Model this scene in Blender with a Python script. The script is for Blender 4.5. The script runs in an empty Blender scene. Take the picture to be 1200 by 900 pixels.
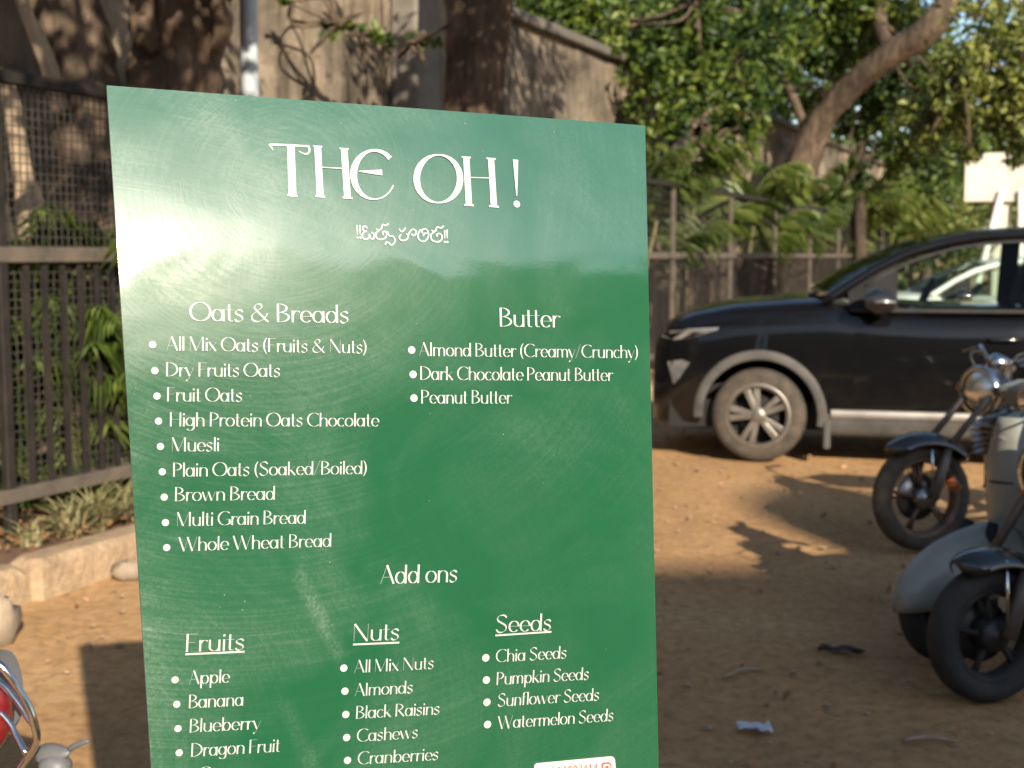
import bpy, math, random
import numpy as np
from mathutils import Vector, Matrix, Euler
random.seed(7); RNG = np.random.default_rng(7)
S = bpy.context.scene
COL = S.collection
rad = math.radians

# ------------------------------------------------------------------ camera, world, sun, exposure
F = 1500.0                      # focal length in pixels of the 1200 px wide photograph
PITCH = math.atan(150 / F)
EYE = 1.47
cam_d = bpy.data.cameras.new('camera'); cam = bpy.data.objects.new('camera', cam_d); COL.objects.link(cam)
cam.location = (0, 0, EYE); cam.rotation_euler = (rad(90) - PITCH, 0, 0)
cam_d.sensor_width = 36; cam_d.lens = 36 * F / 1200; cam_d.clip_start = .05; cam_d.clip_end = 2000
cam_d.dof.use_dof = True; cam_d.dof.focus_distance = 1.47; cam_d.dof.aperture_fstop = 7.0; cam_d.dof.aperture_blades = 7
S.camera = cam
SUN_AZ, SUN_EL = 20.0, 25.0     # degrees: to the right of straight behind the camera, and above the horizon
sx, sy = math.sin(rad(SUN_AZ)), -math.cos(rad(SUN_AZ))
SUN = Vector((sx * math.cos(rad(SUN_EL)), sy * math.cos(rad(SUN_EL)), math.sin(rad(SUN_EL))))
W = bpy.data.worlds.new('World'); S.world = W; W.use_nodes = True
wn = W.node_tree.nodes; bg = wn['Background']
sky = wn.new('ShaderNodeTexSky'); sky.sky_type = 'NISHITA'; sky.sun_disc = False
sky.sun_elevation = rad(SUN_EL); sky.sun_rotation = math.atan2(sx, sy)
sky.dust_density = .7; sky.air_density = 1.0
W.node_tree.links.new(sky.outputs[0], bg.inputs[0]); bg.inputs[1].default_value = .1
sun_d = bpy.data.lights.new('sun', 'SUN'); sun = bpy.data.objects.new('sun', sun_d); COL.objects.link(sun)
sun.rotation_euler = (-SUN).to_track_quat('-Z', 'Y').to_euler()
sun_d.energy = 5.0; sun_d.angle = rad(.55); sun_d.color = (1.0, .885, .72)
S.view_settings.view_transform = 'Standard'; S.view_settings.look = 'None'
S.view_settings.gamma = 1; S.view_settings.exposure = 0.95
S.render.engine = 'CYCLES'
S.cycles.max_bounces = 6; S.cycles.transparent_max_bounces = 12
S.cycles.use_denoising = True

# ------------------------------------------------------------------ measuring the place
CAM = Vector((0, 0, EYE)); cp, sp = math.cos(PITCH), math.sin(PITCH)
def ray(x, y):
    cx, cy = (x - 600) / F, -(y - 450) / F
    return Vector((cx, cp + cy * sp, -sp + cy * cp))
def at(x, y, Y):
    d = ray(x, y); return CAM + d * (Y / d.y)
def ground(x, y, z=0.0):
    d = ray(x, y); return CAM + d * ((z - EYE) / d.z)

# ------------------------------------------------------------------ mesh helpers
class MB:
    def __init__(s): s.v = []; s.f = []; s.sm = []
    def add(s, vs, fs, smooth=False):
        b = len(s.v); s.v += [tuple(v) for v in vs]
        for f in fs: s.f.append(tuple(b + i for i in f)); s.sm.append(smooth)
    def box(s, c, d, M=None, bev=0):
        hx, hy, hz = d[0] / 2, d[1] / 2, d[2] / 2
        if not bev:
            vs = [Vector((x, y, z)) for x in (-hx, hx) for y in (-hy, hy) for z in (-hz, hz)]
            fs = [(0, 1, 3, 2), (4, 6, 7, 5), (0, 4, 5, 1), (2, 3, 7, 6), (0, 2, 6, 4), (1, 5, 7, 3)]
        else:
            b = min(bev, hx * .9, hy * .9, hz * .9); vs = []; fs = []
            def prof(ex, ey): 
                return [(ex - b, -ey), (ex, -ey + b), (ex, ey - b), (ex - b, ey), (-ex + b, ey), (-ex, ey - b), (-ex, -ey + b), (-ex + b, -ey)]
            for (k, z) in ((b, -hz), (0, -hz + b), (0, hz - b), (b, hz)):
                for (x, y) in prof(hx - k, hy - k): vs.append(Vector((x, y, z)))
            for r in range(3):
                for i in range(8):
                    j = (i + 1) % 8; fs.append((r * 8 + i, r * 8 + j, r * 8 + 8 + j, r * 8 + 8 + i))
            fs.append(tuple(range(7, -1, -1))); fs.append(tuple(range(24, 32)))
        c = Vector(c)
        vs = [(M @ v if M is not None else v) + c for v in vs]
        s.add(vs, fs); return s
    def tube(s, pts, r, n=10, caps=True, flat=1.0):
        pts = [Vector(p) for p in pts]; m = len(pts)
        rs = r if isinstance(r, (list, tuple)) else [r] * m
        t0 = (pts[1] - pts[0]).normalized()
        u = t0.orthogonal().normalized(); vs = []
        for i, p in enumerate(pts):
            t = ((pts[min(i + 1, m - 1)] - pts[max(i - 1, 0)])).normalized()
            u = (u - t * u.dot(t)); u = u.normalized() if u.length > 1e-6 else t.orthogonal().normalized()
            w = t.cross(u)
            for k in range(n):
                a = 2 * math.pi * k / n
                vs.append(p + (u * math.cos(a) + w * math.sin(a) * flat) * rs[i])
        fs = [(i * n + k, i * n + (k + 1) % n, (i + 1) * n + (k + 1) % n, (i + 1) * n + k) for i in range(m - 1) for k in range(n)]
        if caps: fs += [tuple(range(n - 1, -1, -1)), tuple((m - 1) * n + k for k in range(n))]
        s.add(vs, fs, True); return s
    def lathe(s, prof, c=(0, 0, 0), axis='y', n=40, M=None, closed=False):
        vs = []; c = Vector(c)
        for (r, h) in prof:
            for k in range(n):
                a = 2 * math.pi * k / n
                p = {'y': Vector((r * math.cos(a), h, r * math.sin(a))), 'z': Vector((r * math.cos(a), r * math.sin(a), h)),
                     'x': Vector((h, r * math.cos(a), r * math.sin(a)))}[axis]
                vs.append((M @ p if M is not None else p) + c)
        m = len(prof); fs = []
        for i in range(m if closed else m - 1):
            i2 = (i + 1) % m
            for k in range(n): fs.append((i * n + k, i * n + (k + 1) % n, i2 * n + (k + 1) % n, i2 * n + k))
        s.add(vs, fs, True); return s
    def prism(s, poly, h0, h1, axis='y', f=None, smooth=False):
        """poly of (a,b); extruded along axis from h0 to h1. y: a=x b=z; f maps a point"""
        def P(a, b, h): 
            v = {'y': Vector((a, h, b)), 'z': Vector((a, b, h)), 'x': Vector((h, a, b))}[axis]
            return f(v) if f else v
        n = len(poly)
        vs = [P(a, b, h0) for a, b in poly] + [P(a, b, h1) for a, b in poly]
        fs = [tuple(range(n)), tuple(range(2 * n - 1, n - 1, -1))] + [(i, i + n, (i + 1) % n + n, (i + 1) % n) for i in range(n)]
        s.add(vs, fs, smooth); return s
    def grid(s, rows, smooth=True, closed=False):
        m = len(rows); n = len(rows[0]); vs = [p for r in rows for p in r]
        fs = [(i * n + k, i * n + (k + 1) % n, (i + 1) * n + (k + 1) % n, (i + 1) * n + k) for i in range(m - 1) for k in range(n if closed else n - 1)]
        s.add(vs, fs, smooth); return s
    def build(s, name, m, parent=None, loc=None, off=None, bevel=0, sub=0, recalc=True):
        me = bpy.data.meshes.new(name)
        vs = s.v if off is None else [(x - off[0], y - off[1], z - off[2]) for x, y, z in s.v]
        me.from_pydata(vs, [], s.f); me.polygons.foreach_set('use_smooth', s.sm); me.update()
        if recalc:
            import bmesh
            bm = bmesh.new(); bm.from_mesh(me); bmesh.ops.recalc_face_normals(bm, faces=bm.faces); bm.to_mesh(me); bm.free()
        me.materials.append(m)
        o = bpy.data.objects.new(name, me); COL.objects.link(o)
        if parent: o.parent = parent
        if loc is not None: o.location = loc
        if bevel:
            b = o.modifiers.new('bevel', 'BEVEL'); b.width = bevel; b.segments = 2; b.limit_method = 'ANGLE'; b.angle_limit = rad(40)
        if sub:
            b = o.modifiers.new('subdivision', 'SUBSURF'); b.levels = sub; b.render_levels = sub
        return o

def tag(o, label=None, cat=None, group=None, kind=None):
    if label: o['label'] = label
    if cat: o['category'] = cat
    if group: o['group'] = group
    if kind: o['kind'] = kind
    return o
def thing(name, label, cat, loc=(0, 0, 0), rz=0, group=None, rx=0, ry=0):
    o = bpy.data.objects.new(name, None); COL.objects.link(o); o.empty_display_size = .1
    o.location = loc; o.rotation_euler = (rx, ry, rz)
    return tag(o, label, cat, group)
def dup(o, parent=None, loc=None, rz=None, label=None):
    c = o.copy(); COL.objects.link(c)
    if parent: c.parent = parent
    if loc is not None: c.location = loc
    if rz is not None: c.rotation_euler = (0, 0, rz)
    if label: c['label'] = label
    for ch in list(o.children): dup(ch, c)
    return c
def spline(pts, n=6):
    """Catmull-Rom through rows of floats"""
    P = [np.array(p, float) for p in pts]; P = [2 * P[0] - P[1]] + P + [2 * P[-1] - P[-2]]; out = []
    for i in range(1, len(P) - 2):
        for k in range(n):
            t = k / n
            out.append(.5 * (2 * P[i] + (P[i + 1] - P[i - 1]) * t + (2 * P[i - 1] - 5 * P[i] + 4 * P[i + 1] - P[i + 2]) * t * t + (3 * P[i] - P[i - 1] - 3 * P[i + 1] + P[i + 2]) * t ** 3))
    out.append(P[-2]); return out

# ------------------------------------------------------------------ materials
MATS = {}
def lin(c):
    return tuple((x / 12.92 if x <= .04045 else ((x + .055) / 1.055) ** 2.4) for x in c)
def nodemat(name):
    m = bpy.data.materials.new(name); m.use_nodes = True; MATS[name] = m
    nt = m.node_tree; return m, nt, nt.nodes, nt.links, nt.nodes['Principled BSDF']
def ramp(N, stops, interp='LINEAR'):
    r = N.new('ShaderNodeValToRGB'); r.color_ramp.interpolation = interp
    e = r.color_ramp.elements
    while len(e) < len(stops): e.new(.5)
    for q, (p, c) in zip(e, stops):
        q.position = p; q.color = (c, c, c, 1) if isinstance(c, (int, float)) else (*c, 1)
    return r
def noise(N, L, scale, detail=5, rough=.6, vec=None, dist=0):
    n = N.new('ShaderNodeTexNoise'); n.inputs['Scale'].default_value = scale; n.inputs['Detail'].default_value = detail
    n.inputs['Roughness'].default_value = rough; n.inputs['Distortion'].default_value = dist
    if vec is not None: L.new(vec, n.inputs['Vector'])
    return n
def coords(N, L, scale=(1, 1, 1), kind='Object', rot=(0, 0, 0)):
    t = N.new('ShaderNodeTexCoord'); mp = N.new('ShaderNodeMapping'); mp.inputs['Scale'].default_value = scale; mp.inputs['Rotation'].default_value = rot
    L.new(t.outputs[kind], mp.inputs['Vector']); return mp.outputs[0]
def mat(name, c0, c1=None, rough=.6, metal=0, scale=8, bump=0, bscale=None, coat=0, stretch=(1, 1, 1), lo=.35, hi=.65, rvar=0, dist=.01, detail=6, spec=.5):
    m, nt, N, L, B = nodemat(name)
    B.inputs['Roughness'].default_value = rough; B.inputs['Metallic'].default_value = metal; B.inputs['Specular IOR Level'].default_value = spec
    B.inputs['Coat Weight'].default_value = coat; B.inputs['Coat Roughness'].default_value = .06
    v = coords(N, L, stretch)
    n = noise(N, L, scale, detail, .62, v)
    r = ramp(N, [(lo, c0), (hi, c1 or tuple(x * .75 for x in c0))]); L.new(n.outputs[0], r.inputs[0]); L.new(r.outputs[0], B.inputs['Base Color'])
    if rvar:
        n3 = noise(N, L, scale * 1.7, 4, .6, v); rr = ramp(N, [(.3, max(rough - rvar, .02)), (.7, min(rough + rvar, 1))]); L.new(n3.outputs[0], rr.inputs[0]); L.new(rr.outputs[0], B.inputs['Roughness'])
    if bump:
        n2 = noise(N, L, bscale or scale * 4, 6, .65, v); b = N.new('ShaderNodeBump'); b.inputs['Strength'].default_value = bump; b.inputs['Distance'].default_value = dist
        L.new(n2.outputs[0], b.inputs['Height']); L.new(b.outputs[0], B.inputs['Normal'])
    return m
def leafmat(name, cols, trans=.35, rough=.45):
    m, nt, N, L, B = nodemat(name)
    g = N.new('ShaderNodeNewGeometry'); r = ramp(N, [(i / (len(cols) - 1), c) for i, c in enumerate(cols)])
    v = coords(N, L); n = noise(N, L, .9, 3, .5, v)
    mx = N.new('ShaderNodeMath'); mx.operation = 'MULTIPLY_ADD'; mx.inputs[1].default_value = .55
    L.new(g.outputs['Random Per Island'], mx.inputs[0])
    m2 = N.new('ShaderNodeMath'); m2.operation = 'MULTIPLY_ADD'; m2.inputs[1].default_value = 1.3; m2.inputs[2].default_value = -.42
    L.new(n.outputs[0], m2.inputs[0]); L.new(m2.outputs[0], mx.inputs[2])
    L.new(mx.outputs[0], r.inputs[0]); L.new(r.outputs[0], B.inputs['Base Color']); B.inputs['Roughness'].default_value = rough
    t = N.new('ShaderNodeBsdfTranslucent'); L.new(r.outputs[0], t.inputs[0])
    mix = N.new('ShaderNodeMixShader'); mix.inputs[0].default_value = trans
    L.new(B.outputs[0], mix.inputs[1]); L.new(t.outputs[0], mix.inputs[2]); L.new(mix.outputs[0], N['Material Output'].inputs[0])
    return m
def glassmat(name, tint, gloss=.12):
    m, nt, N, L, B = nodemat(name)
    N.remove(B); t = N.new('ShaderNodeBsdfTransparent'); t.inputs[0].default_value = (*tint, 1)
    g = N.new('ShaderNodeBsdfGlossy'); g.inputs['Roughness'].default_value = .02
    lw = N.new('ShaderNodeLayerWeight'); lw.inputs[0].default_value = gloss
    mix = N.new('ShaderNodeMixShader'); L.new(lw.outputs['Fresnel'], mix.inputs[0]); L.new(t.outputs[0], mix.inputs[1]); L.new(g.outputs[0], mix.inputs[2])
    L.new(mix.outputs[0], N['Material Output'].inputs[0]); return m

M_chrome = mat('chrome', (.62, .62, .6), (.5, .5, .48), .14, 1, 20, rvar=.06)
M_steel = mat('worn_steel', (.33, .33, .32), (.22, .22, .21), .38, 1, 18, rvar=.12)
M_blackp = mat('black_plastic', (.018, .018, .018), (.03, .029, .027), .5, 0, 14, .1)
M_blackgloss = mat('black_gloss', (.01, .01, .011), (.016, .016, .016), .16, 0, 9, coat=.6, rvar=.06)
M_tyre = mat('dusty_tyre', (.03, .026, .022), (.085, .064, .044), .85, 0, 9, .4, 60)
M_tyred = mat('dark_tyre', (.014, .014, .014), (.034, .031, .028), .8, 0, 9, .4, 60)
M_alloy = mat('dusty_alloy', (.3, .28, .25), (.17, .15, .125), .42, .75, 8, rvar=.1)
M_rustrim = mat('rusty_rim', (.2, .11, .065), (.06, .05, .045), .6, .4, 12)
M_dark = mat('dark_void', (.008, .008, .008), (.012, .011, .01), .9, 0)
M_orange = mat('orange_lens', (.42, .09, .01), (.3, .06, .008), .2, 0, 20, coat=.5)
M_red = mat('red_lens', (.26, .012, .016), (.16, .008, .012), .3, 0, 20, coat=.25)
M_greyp = mat('grey_scooter_paint', (.22, .23, .2), (.15, .138, .11), .45, 0, 7, coat=.2, rvar=.12, lo=.45, hi=.8)
M_greyd = mat('grey_plastic', (.13, .135, .14), (.09, .092, .095), .5, 0, 8)
M_seat = mat('seat_vinyl', (.02, .02, .02), (.03, .03, .03), .55, 0, 30, .2)
M_lamp = mat('lamp_reflector', (.75, .74, .7), (.6, .58, .53), .1, .9, 40, .25, 30)
# ------------------------------------------------------------------ ground
def groundmat():
    m, nt, N, L, B = nodemat('packed_dirt')
    v = coords(N, L); B.inputs['Roughness'].default_value = .95; B.inputs['Specular IOR Level'].default_value = .15
    n1 = noise(N, L, .55, 6, .6, v, .4); r1 = ramp(N, [(.3, (.36, .21, .1)), (.5, (.49, .292, .138)), (.7, (.57, .37, .195))]); L.new(n1.outputs[0], r1.inputs[0])
    n2 = noise(N, L, 19, 10, .78, v, .35); r2 = ramp(N, [(.36, (.6, .58, .56)), (.58, (1.15, 1.14, 1.12))]); L.new(n2.outputs[0], r2.inputs[0])
    mx = N.new('ShaderNodeMix'); mx.data_type = 'RGBA'; mx.blend_type = 'MULTIPLY'; mx.inputs[0].default_value = .8
    L.new(r1.outputs[0], mx.inputs['A']); L.new(r2.outputs[0], mx.inputs['B'])
    vo = N.new('ShaderNodeTexVoronoi'); vo.inputs['Scale'].default_value = 70; L.new(v, vo.inputs['Vector'])
    r3 = ramp(N, [(.0, 1.0), (.16, 1.0), (.2, 0.0)]); L.new(vo.outputs['Distance'], r3.inputs[0])
    n4 = noise(N, L, 5, 4, .6, v); r4 = ramp(N, [(.5, 0.0), (.7, .6)]); L.new(n4.outputs[0], r4.inputs[0])
    mm = N.new('ShaderNodeMath'); mm.operation = 'MULTIPLY'; L.new(r3.outputs[0], mm.inputs[0]); L.new(r4.outputs[0], mm.inputs[1])
    mx2 = N.new('ShaderNodeMix'); mx2.data_type = 'RGBA'; L.new(mm.outputs[0], mx2.inputs[0]); L.new(mx.outputs['Result'], mx2.inputs['A']); mx2.inputs['B'].default_value = (.4, .32, .22, 1)
    L.new(mx2.outputs['Result'], B.inputs['Base Color'])
    a = N.new('ShaderNodeMath'); a.operation = 'ADD'; L.new(n2.outputs[0], a.inputs[0])
    n5 = noise(N, L, 3.5, 5, .6, v); m5 = N.new('ShaderNodeMath'); m5.operation = 'MULTIPLY'; m5.inputs[1].default_value = .9; L.new(n5.outputs[0], m5.inputs[0]); L.new(m5.outputs[0], a.inputs[1])
    a2 = N.new('ShaderNodeMath'); a2.operation = 'ADD'; L.new(a.outputs[0], a2.inputs[0]); L.new(mm.outputs[0], a2.inputs[1])
    b = N.new('ShaderNodeBump'); b.inputs['Strength'].default_value = .9; b.inputs['Distance'].default_value = .02; L.new(a2.outputs[0], b.inputs['Height']); L.new(b.outputs[0], B.inputs['Normal'])
    return m
M_ground = groundmat()
def gz(x, y):
    return .012 * math.sin(1.7 * x + .6 * y) * math.sin(1.1 * y - .5 * x) + .006 * math.sin(4.3 * x + 1.2) * math.sin(3.7 * y)
g = MB()
xs = [-250, -120, -60, -30, -15] + [-8 + i * .2 for i in range(81)] + [15, 30, 60, 120, 250]
ys = [-250, -120, -60, -30, -12] + [-2 + i * .2 for i in range(101)] + [26, 40, 70, 130, 400]
g.grid([[(x, y, gz(x, y) - .012 if -8.01 < x < 8.01 and -2.01 < y < 18.01 else -.012) for x in xs] for y in ys])
tag(g.build('ground', M_ground), kind='structure')

# the line of the fence: everything along it is placed by (k along, q behind)
FD = Vector((math.sin(math.atan(700 / F)), math.cos(math.atan(700 / F)), 0)); FN = Vector((-FD.y, FD.x, 0))  # FN points away from the road
FO = at(0, 297, 6.02); FO.z = 0
def fp(k, q, z=0): return FO + FD * k + FN * q + Vector((0, 0, z))
FM = Matrix((FD, FN, Vector((0, 0, 1)))).transposed()     # local x along the fence, y behind it

M_kerb = mat('sandy_kerb_stone', (.42, .3, .18), (.24, .165, .1), .92, 0, 7, .9, 26, dist=.03, lo=.4, hi=.72)
kb = MB(); k = -7.0
while k < 26:
    ln = random.uniform(.85, 1.15)
    a, b = k + .006, k + ln - .006
    zt = .15 + random.uniform(-.012, .012); j = random.uniform(-.012, .012)
    kb.box(fp((a + b) / 2, -.47 + j, zt / 2 - .03), (b - a, .2, zt + .06), FM, .035); k += ln
tag(kb.build('kerb', M_kerb), kind='structure')
M_soil = mat('reddish_soil', (.2, .105, .055), (.12, .07, .04), .95, 0, 6, .8, 30, dist=.03)
sb = MB(); rows = []
for i in range(120):
    kk = -7 + i * .3; rows.append([fp(kk, q, (.1 if q < 3 else .02) + .03 * math.sin(kk * 2.3 + q * 3) * math.sin(q * 4 + kk)) for q in (-.4, -.3, -.15, 0, .2, .5, 1, 1.6, 2.4, 3.2)])
sb.grid(rows); tag(sb.build('soil_bed', M_soil), kind='structure')

# ------------------------------------------------------------------ fence
M_fence = mat('weathered_fence_iron', (.012, .0115, .011), (.028, .022, .018), .7, 0, 10, .2, 60, spec=.2)
M_rail = mat('dusty_sunlit_rail', (.06, .052, .045), (.12, .095, .072), .7, 0, 6, .2, 40, spec=.25)  # lightened so that sun on the right-hand fence is in the colour
M_wire = mat('dark_wire_mesh', (.03, .028, .025), (.06, .05, .04), .7, .2, 12)
BAY = 2.54; ZB, ZM, ZT = .33, 1.475, 2.3
ft = thing('iron_fence', 'long dark iron fence of bars and wire mesh running behind the kerb', 'fence', fp(0, 0), math.atan2(FD.y, FD.x))
NB = 12
for i in range(-2, NB + 1):
    p = MB(); p.box((i * BAY, 0, (ZT - .06) / 2 + .0), (.055, .05, ZT - .02), None, .006)
    p.build('post', M_rail if i > 2 else M_fence, ft)  # sunlight painted in: right-hand posts take the lighter colour, left ones the dark
L0, L1 = -2 * BAY, NB * BAY
for z, h, nm, mm in ((ZT, .06, 'top_rail', M_fence), (ZM, .075, 'middle_rail', M_rail), (ZB, .07, 'bottom_rail', M_rail)):
    MB().box(((L0 + L1) / 2, -.002, z), (L1 - L0, .064, h), None, .006).build(nm, mm, ft)
for i in range(-2, NB):
    x0, x1 = i * BAY + .03, (i + 1) * BAY - .03
    up = MB(); st = .042 if i < 3 else .1
    n = int((x1 - x0) / st)
    for j in range(1, n): up.box((x0 + (x1 - x0) * j / n, .012, (ZM + ZT) / 2), (.0055, .004, ZT - ZM - .06))
    n = int((ZT - ZM) / st)
    for j in range(1, n): up.box(((x0 + x1) / 2, .017, ZM + (ZT - ZM) * j / n), (x1 - x0, .004, .0055))
    up.build('upper_mesh', M_wire, ft)
    lo = MB(); n = int((x1 - x0) / st)
    for j in range(1, n): lo.box((x0 + (x1 - x0) * j / n, .034, (ZM + ZB) / 2), (.0055, .004, ZM - ZB - .06))
    n = int((ZM - ZB) / st)
    for j in range(1, n): lo.box(((x0 + x1) / 2, .039, ZB + (ZM - ZB) * j / n), (x1 - x0, .004, .0055))
    lo.build('lower_mesh', M_wire, ft)
    br = MB(); n = int((x1 - x0) / .118)
    for j in range(1, n): br.box((x0 + (x1 - x0) * j / n, -.005, (ZM + ZB) / 2), (.034, .012, ZM - ZB - .07))
    br.build('bar_panel', M_fence, ft)

# ------------------------------------------------------------------ compound wall
def wallmat():
    m, nt, N, L, B = nodemat('stained_wall')
    B.inputs['Roughness'].default_value = .9; B.inputs['Specular IOR Level'].default_value = .2
    v = coords(N, L); n = noise(N, L, .9, 7, .65, v, .6); r = ramp(N, [(.3, (.09, .074, .058)), (.5, (.22, .178, .13)), (.68, (.38, .3, .21))]); L.new(n.outputs[0], r.inputs[0])
    vs = coords(N, L, (3.2, 3.2, .35)); n2 = noise(N, L, 1.6, 6, .6, vs, .3); r2 = ramp(N, [(.36, .35), (.58, 1.0)]); L.new(n2.outputs[0], r2.inputs[0])
    mx = N.new('ShaderNodeMix'); mx.data_type = 'RGBA'; mx.blend_type = 'MULTIPLY'; mx.inputs[0].default_value = .85
    L.new(r.outputs[0], mx.inputs['A']); L.new(r2.outputs[0], mx.inputs['B']); L.new(mx.outputs['Result'], B.inputs['Base Color'])
    n3 = noise(N, L, 14, 8, .7, v); b = N.new('ShaderNodeBump'); b.inputs['Strength'].default_value = .7; b.inputs['Distance'].default_value = .04
    L.new(n3.outputs[0], b.inputs['Height']); L.new(b.outputs[0], B.inputs['Normal']); return m
M_wall = wallmat(); M_cope = mat('wall_coping', (.14, .12, .095), (.09, .078, .062), .9, 0, 4, .5, 20)
M_pillar = mat('grey_cement', (.2, .175, .145), (.13, .115, .095), .9, 0, 4, .5, 18)
WQ = 1.78; WZ = 4.22
wt = thing('compound_wall', 'tall brown stained compound wall rising behind the fence and tree trunks', 'wall', fp(0, WQ), math.atan2(FD.y, FD.x))
w = MB(); rows = []
for j in range(23):
    rows.append([(-10 + i * .5, .015 * math.sin(i * 1.7 + j * .9) + random.uniform(-.012, .012), WZ * j / 22) for i in range(95)])
w.grid(rows, False); w.box((13.5, .2, WZ / 2), (47, .32, WZ - .01)); w.build('wall_face', M_wall, wt)
MB().box((13.5, .14, WZ + .06), (47.2, .5, .13), None, .02).build('coping', M_cope, wt)
pk = (at(492, 60, 12.9) - FO).dot(FD)
for kk in (pk - 8.1, pk):
    MB().box((kk, -.17, WZ / 2 - .05), (.5, .3, WZ - .1), None, .03).build('pillar', M_pillar, wt)

# ------------------------------------------------------------------ trees
def barkmat(name, a, b, c):
    m, nt, N, L, B = nodemat(name); B.inputs['Roughness'].default_value = .9; B.inputs['Specular IOR Level'].default_value = .2
    v = coords(N, L, (1, 1, .22)); n = noise(N, L, 9, 8, .7, v, .6); r = ramp(N, [(.3, a), (.5, b), (.7, c)]); L.new(n.outputs[0], r.inputs[0])
    v2 = coords(N, L); n2 = noise(N, L, 2.2, 4, .6, v2); r2 = ramp(N, [(.35, .6), (.6, 1.1)]); L.new(n2.outputs[0], r2.inputs[0])
    mx = N.new('ShaderNodeMix'); mx.data_type = 'RGBA'; mx.blend_type = 'MULTIPLY'; mx.inputs[0].default_value = 1
    L.new(r.outputs[0], mx.inputs['A']); L.new(r2.outputs[0], mx.inputs['B']); L.new(mx.outputs['Result'], B.inputs['Base Color'])
    bb = N.new('ShaderNodeBump'); bb.inputs['Strength'].default_value = 1; bb.inputs['Distance'].default_value = .04; L.new(n.outputs[0], bb.inputs['Height']); L.new(bb.outputs[0], B.inputs['Normal']); return m
M_bark = barkmat('brown_bark', (.04, .03, .022), (.1, .072, .05), (.21, .15, .1))
M_bark2 = barkmat('reddish_bark', (.04, .027, .019), (.105, .07, .047), (.21, .145, .095))
M_barkd = barkmat('dark_bark', (.025, .018, .014), (.06, .045, .032), (.1, .075, .055))
M_sunbark = barkmat('sunlit_bark', (.3, .22, .15), (.4, .3, .2), (.5, .38, .25))  # the slim stem's sunlight is put into this light bark colour
M_leafdark = leafmat('dark_green_leaves', [(.007, .02, .004), (.018, .045, .008), (.045, .09, .014), (.17, .23, .034), (.31, .31, .06)], .5, .5)  # leaf ramps: dark and bright ends paint in crown shade and sunlit highlights
M_leafmid = leafmat('mid_green_leaves', [(.014, .03, .006), (.035, .075, .012), (.13, .19, .026), (.34, .38, .06)], .42)
M_leaflight = leafmat('olive_green_leaves', [(.018, .034, .008), (.055, .085, .018), (.17, .2, .04), (.36, .37, .09)], .42)
M_palm = leafmat('palm_fronds', [(.022, .045, .01), (.06, .1, .018), (.14, .19, .035), (.32, .32, .11)], .38, .4)
M_palmdark = leafmat('dark_palm_fronds', [(.02, .04, .012), (.05, .085, .02), (.1, .14, .03), (.17, .17, .06)], .38, .4)
M_dry = leafmat('dry_leaf_litter', [(.16, .075, .03), (.26, .13, .055), (.36, .2, .1), (.42, .28, .16)], .15, .8)
M_tuft = leafmat('dry_grass_blades', [(.1, .11, .04), (.2, .19, .08), (.32, .27, .14), (.4, .33, .2)], .25, .7)

def leaves(name, C, size, m, parent=None, off=(0, 0, 0), wr=.5, droop=.35, out=None, kind=None):
    """one mesh of folded four-vertex leaves round the points C"""
    n = len(C); d = RNG.normal(size=(n, 3)); 
    if out is not None: d = d * .8 + out
    d[:, 2] -= droop; d /= np.linalg.norm(d, axis=1)[:, None]
    r = RNG.normal(size=(n, 3)); r[:, 2] *= .6
    sd = np.cross(d, r); sd /= np.linalg.norm(sd, axis=1)[:, None] + 1e-9
    up = np.cross(sd, d)
    s = size * RNG.uniform(.6, 1.35, n)[:, None]
    b = C - d * s * .5
    v = np.empty((n, 4, 3)); v[:, 0] = b; v[:, 2] = b + d * s - up * s * .08
    mid = b + d * s * .45 + up * s * .07
    v[:, 1] = mid + sd * s * wr * .5; v[:, 3] = mid - sd * s * wr * .5
    v -= np.array(off)
    me = bpy.data.meshes.new(name); me.vertices.add(n * 4); me.vertices.foreach_set('co', v.reshape(-1))
    q = np.arange(n) * 4
    idx = np.stack([q, q + 1, q + 2, q, q + 2, q + 3], 1).reshape(-1)
    me.loops.add(n * 6); me.loops.foreach_set('vertex_index', idx); me.polygons.add(n * 2)
    me.polygons.foreach_set('loop_start', np.arange(n * 2) * 3); me.update(calc_edges=True); me.validate()
    me.materials.append(m); o = bpy.data.objects.new(name, me); COL.objects.link(o)
    if parent: o.parent = parent
    if kind: o['kind'] = kind
    return o
def blob(c, r, n, clump=40, cs=.16):
    """points of leaf clumps in an ellipsoid, more of them towards its outside"""
    r = np.array(r if isinstance(r, (tuple, list)) else (r, r, r), float); k = max(n // clump, 1)
    d = RNG.normal(size=(k, 3)); d /= np.linalg.norm(d, axis=1)[:, None]
    cc = d * (RNG.uniform(.12, 1, k) ** .45)[:, None]
    cc *= RNG.uniform(.8, 1.15, k)[:, None]
    P = np.repeat(cc, clump, 0) * r
    P += RNG.normal(size=P.shape) * cs * r.mean() * RNG.uniform(.5, 1.3, k).repeat(clump)[:, None]
    return P + np.array(c)
def limb(mb, pts, gnarl=.08, n=12):
    sp_ = spline(pts, 6); vs = [Vector(p[:3]) for p in sp_]; rs = [p[3] * (1 + random.uniform(-gnarl, gnarl)) for p in sp_]
    b = len(mb.v); mb.tube(vs, rs, n)
    if gnarl > .05:
        ph = random.uniform(0, 6)
        for i in range(len(vs)):
            for k in range(n):
                q = b + i * n + k; p = Vector(mb.v[q]); a = 2 * math.pi * k / n
                mb.v[q] = tuple(vs[i] + (p - vs[i]) * (1 + gnarl * (math.sin(3 * a + ph + i * .3) + .6 * math.sin(5 * a - i * .22 + ph) )))
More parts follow.
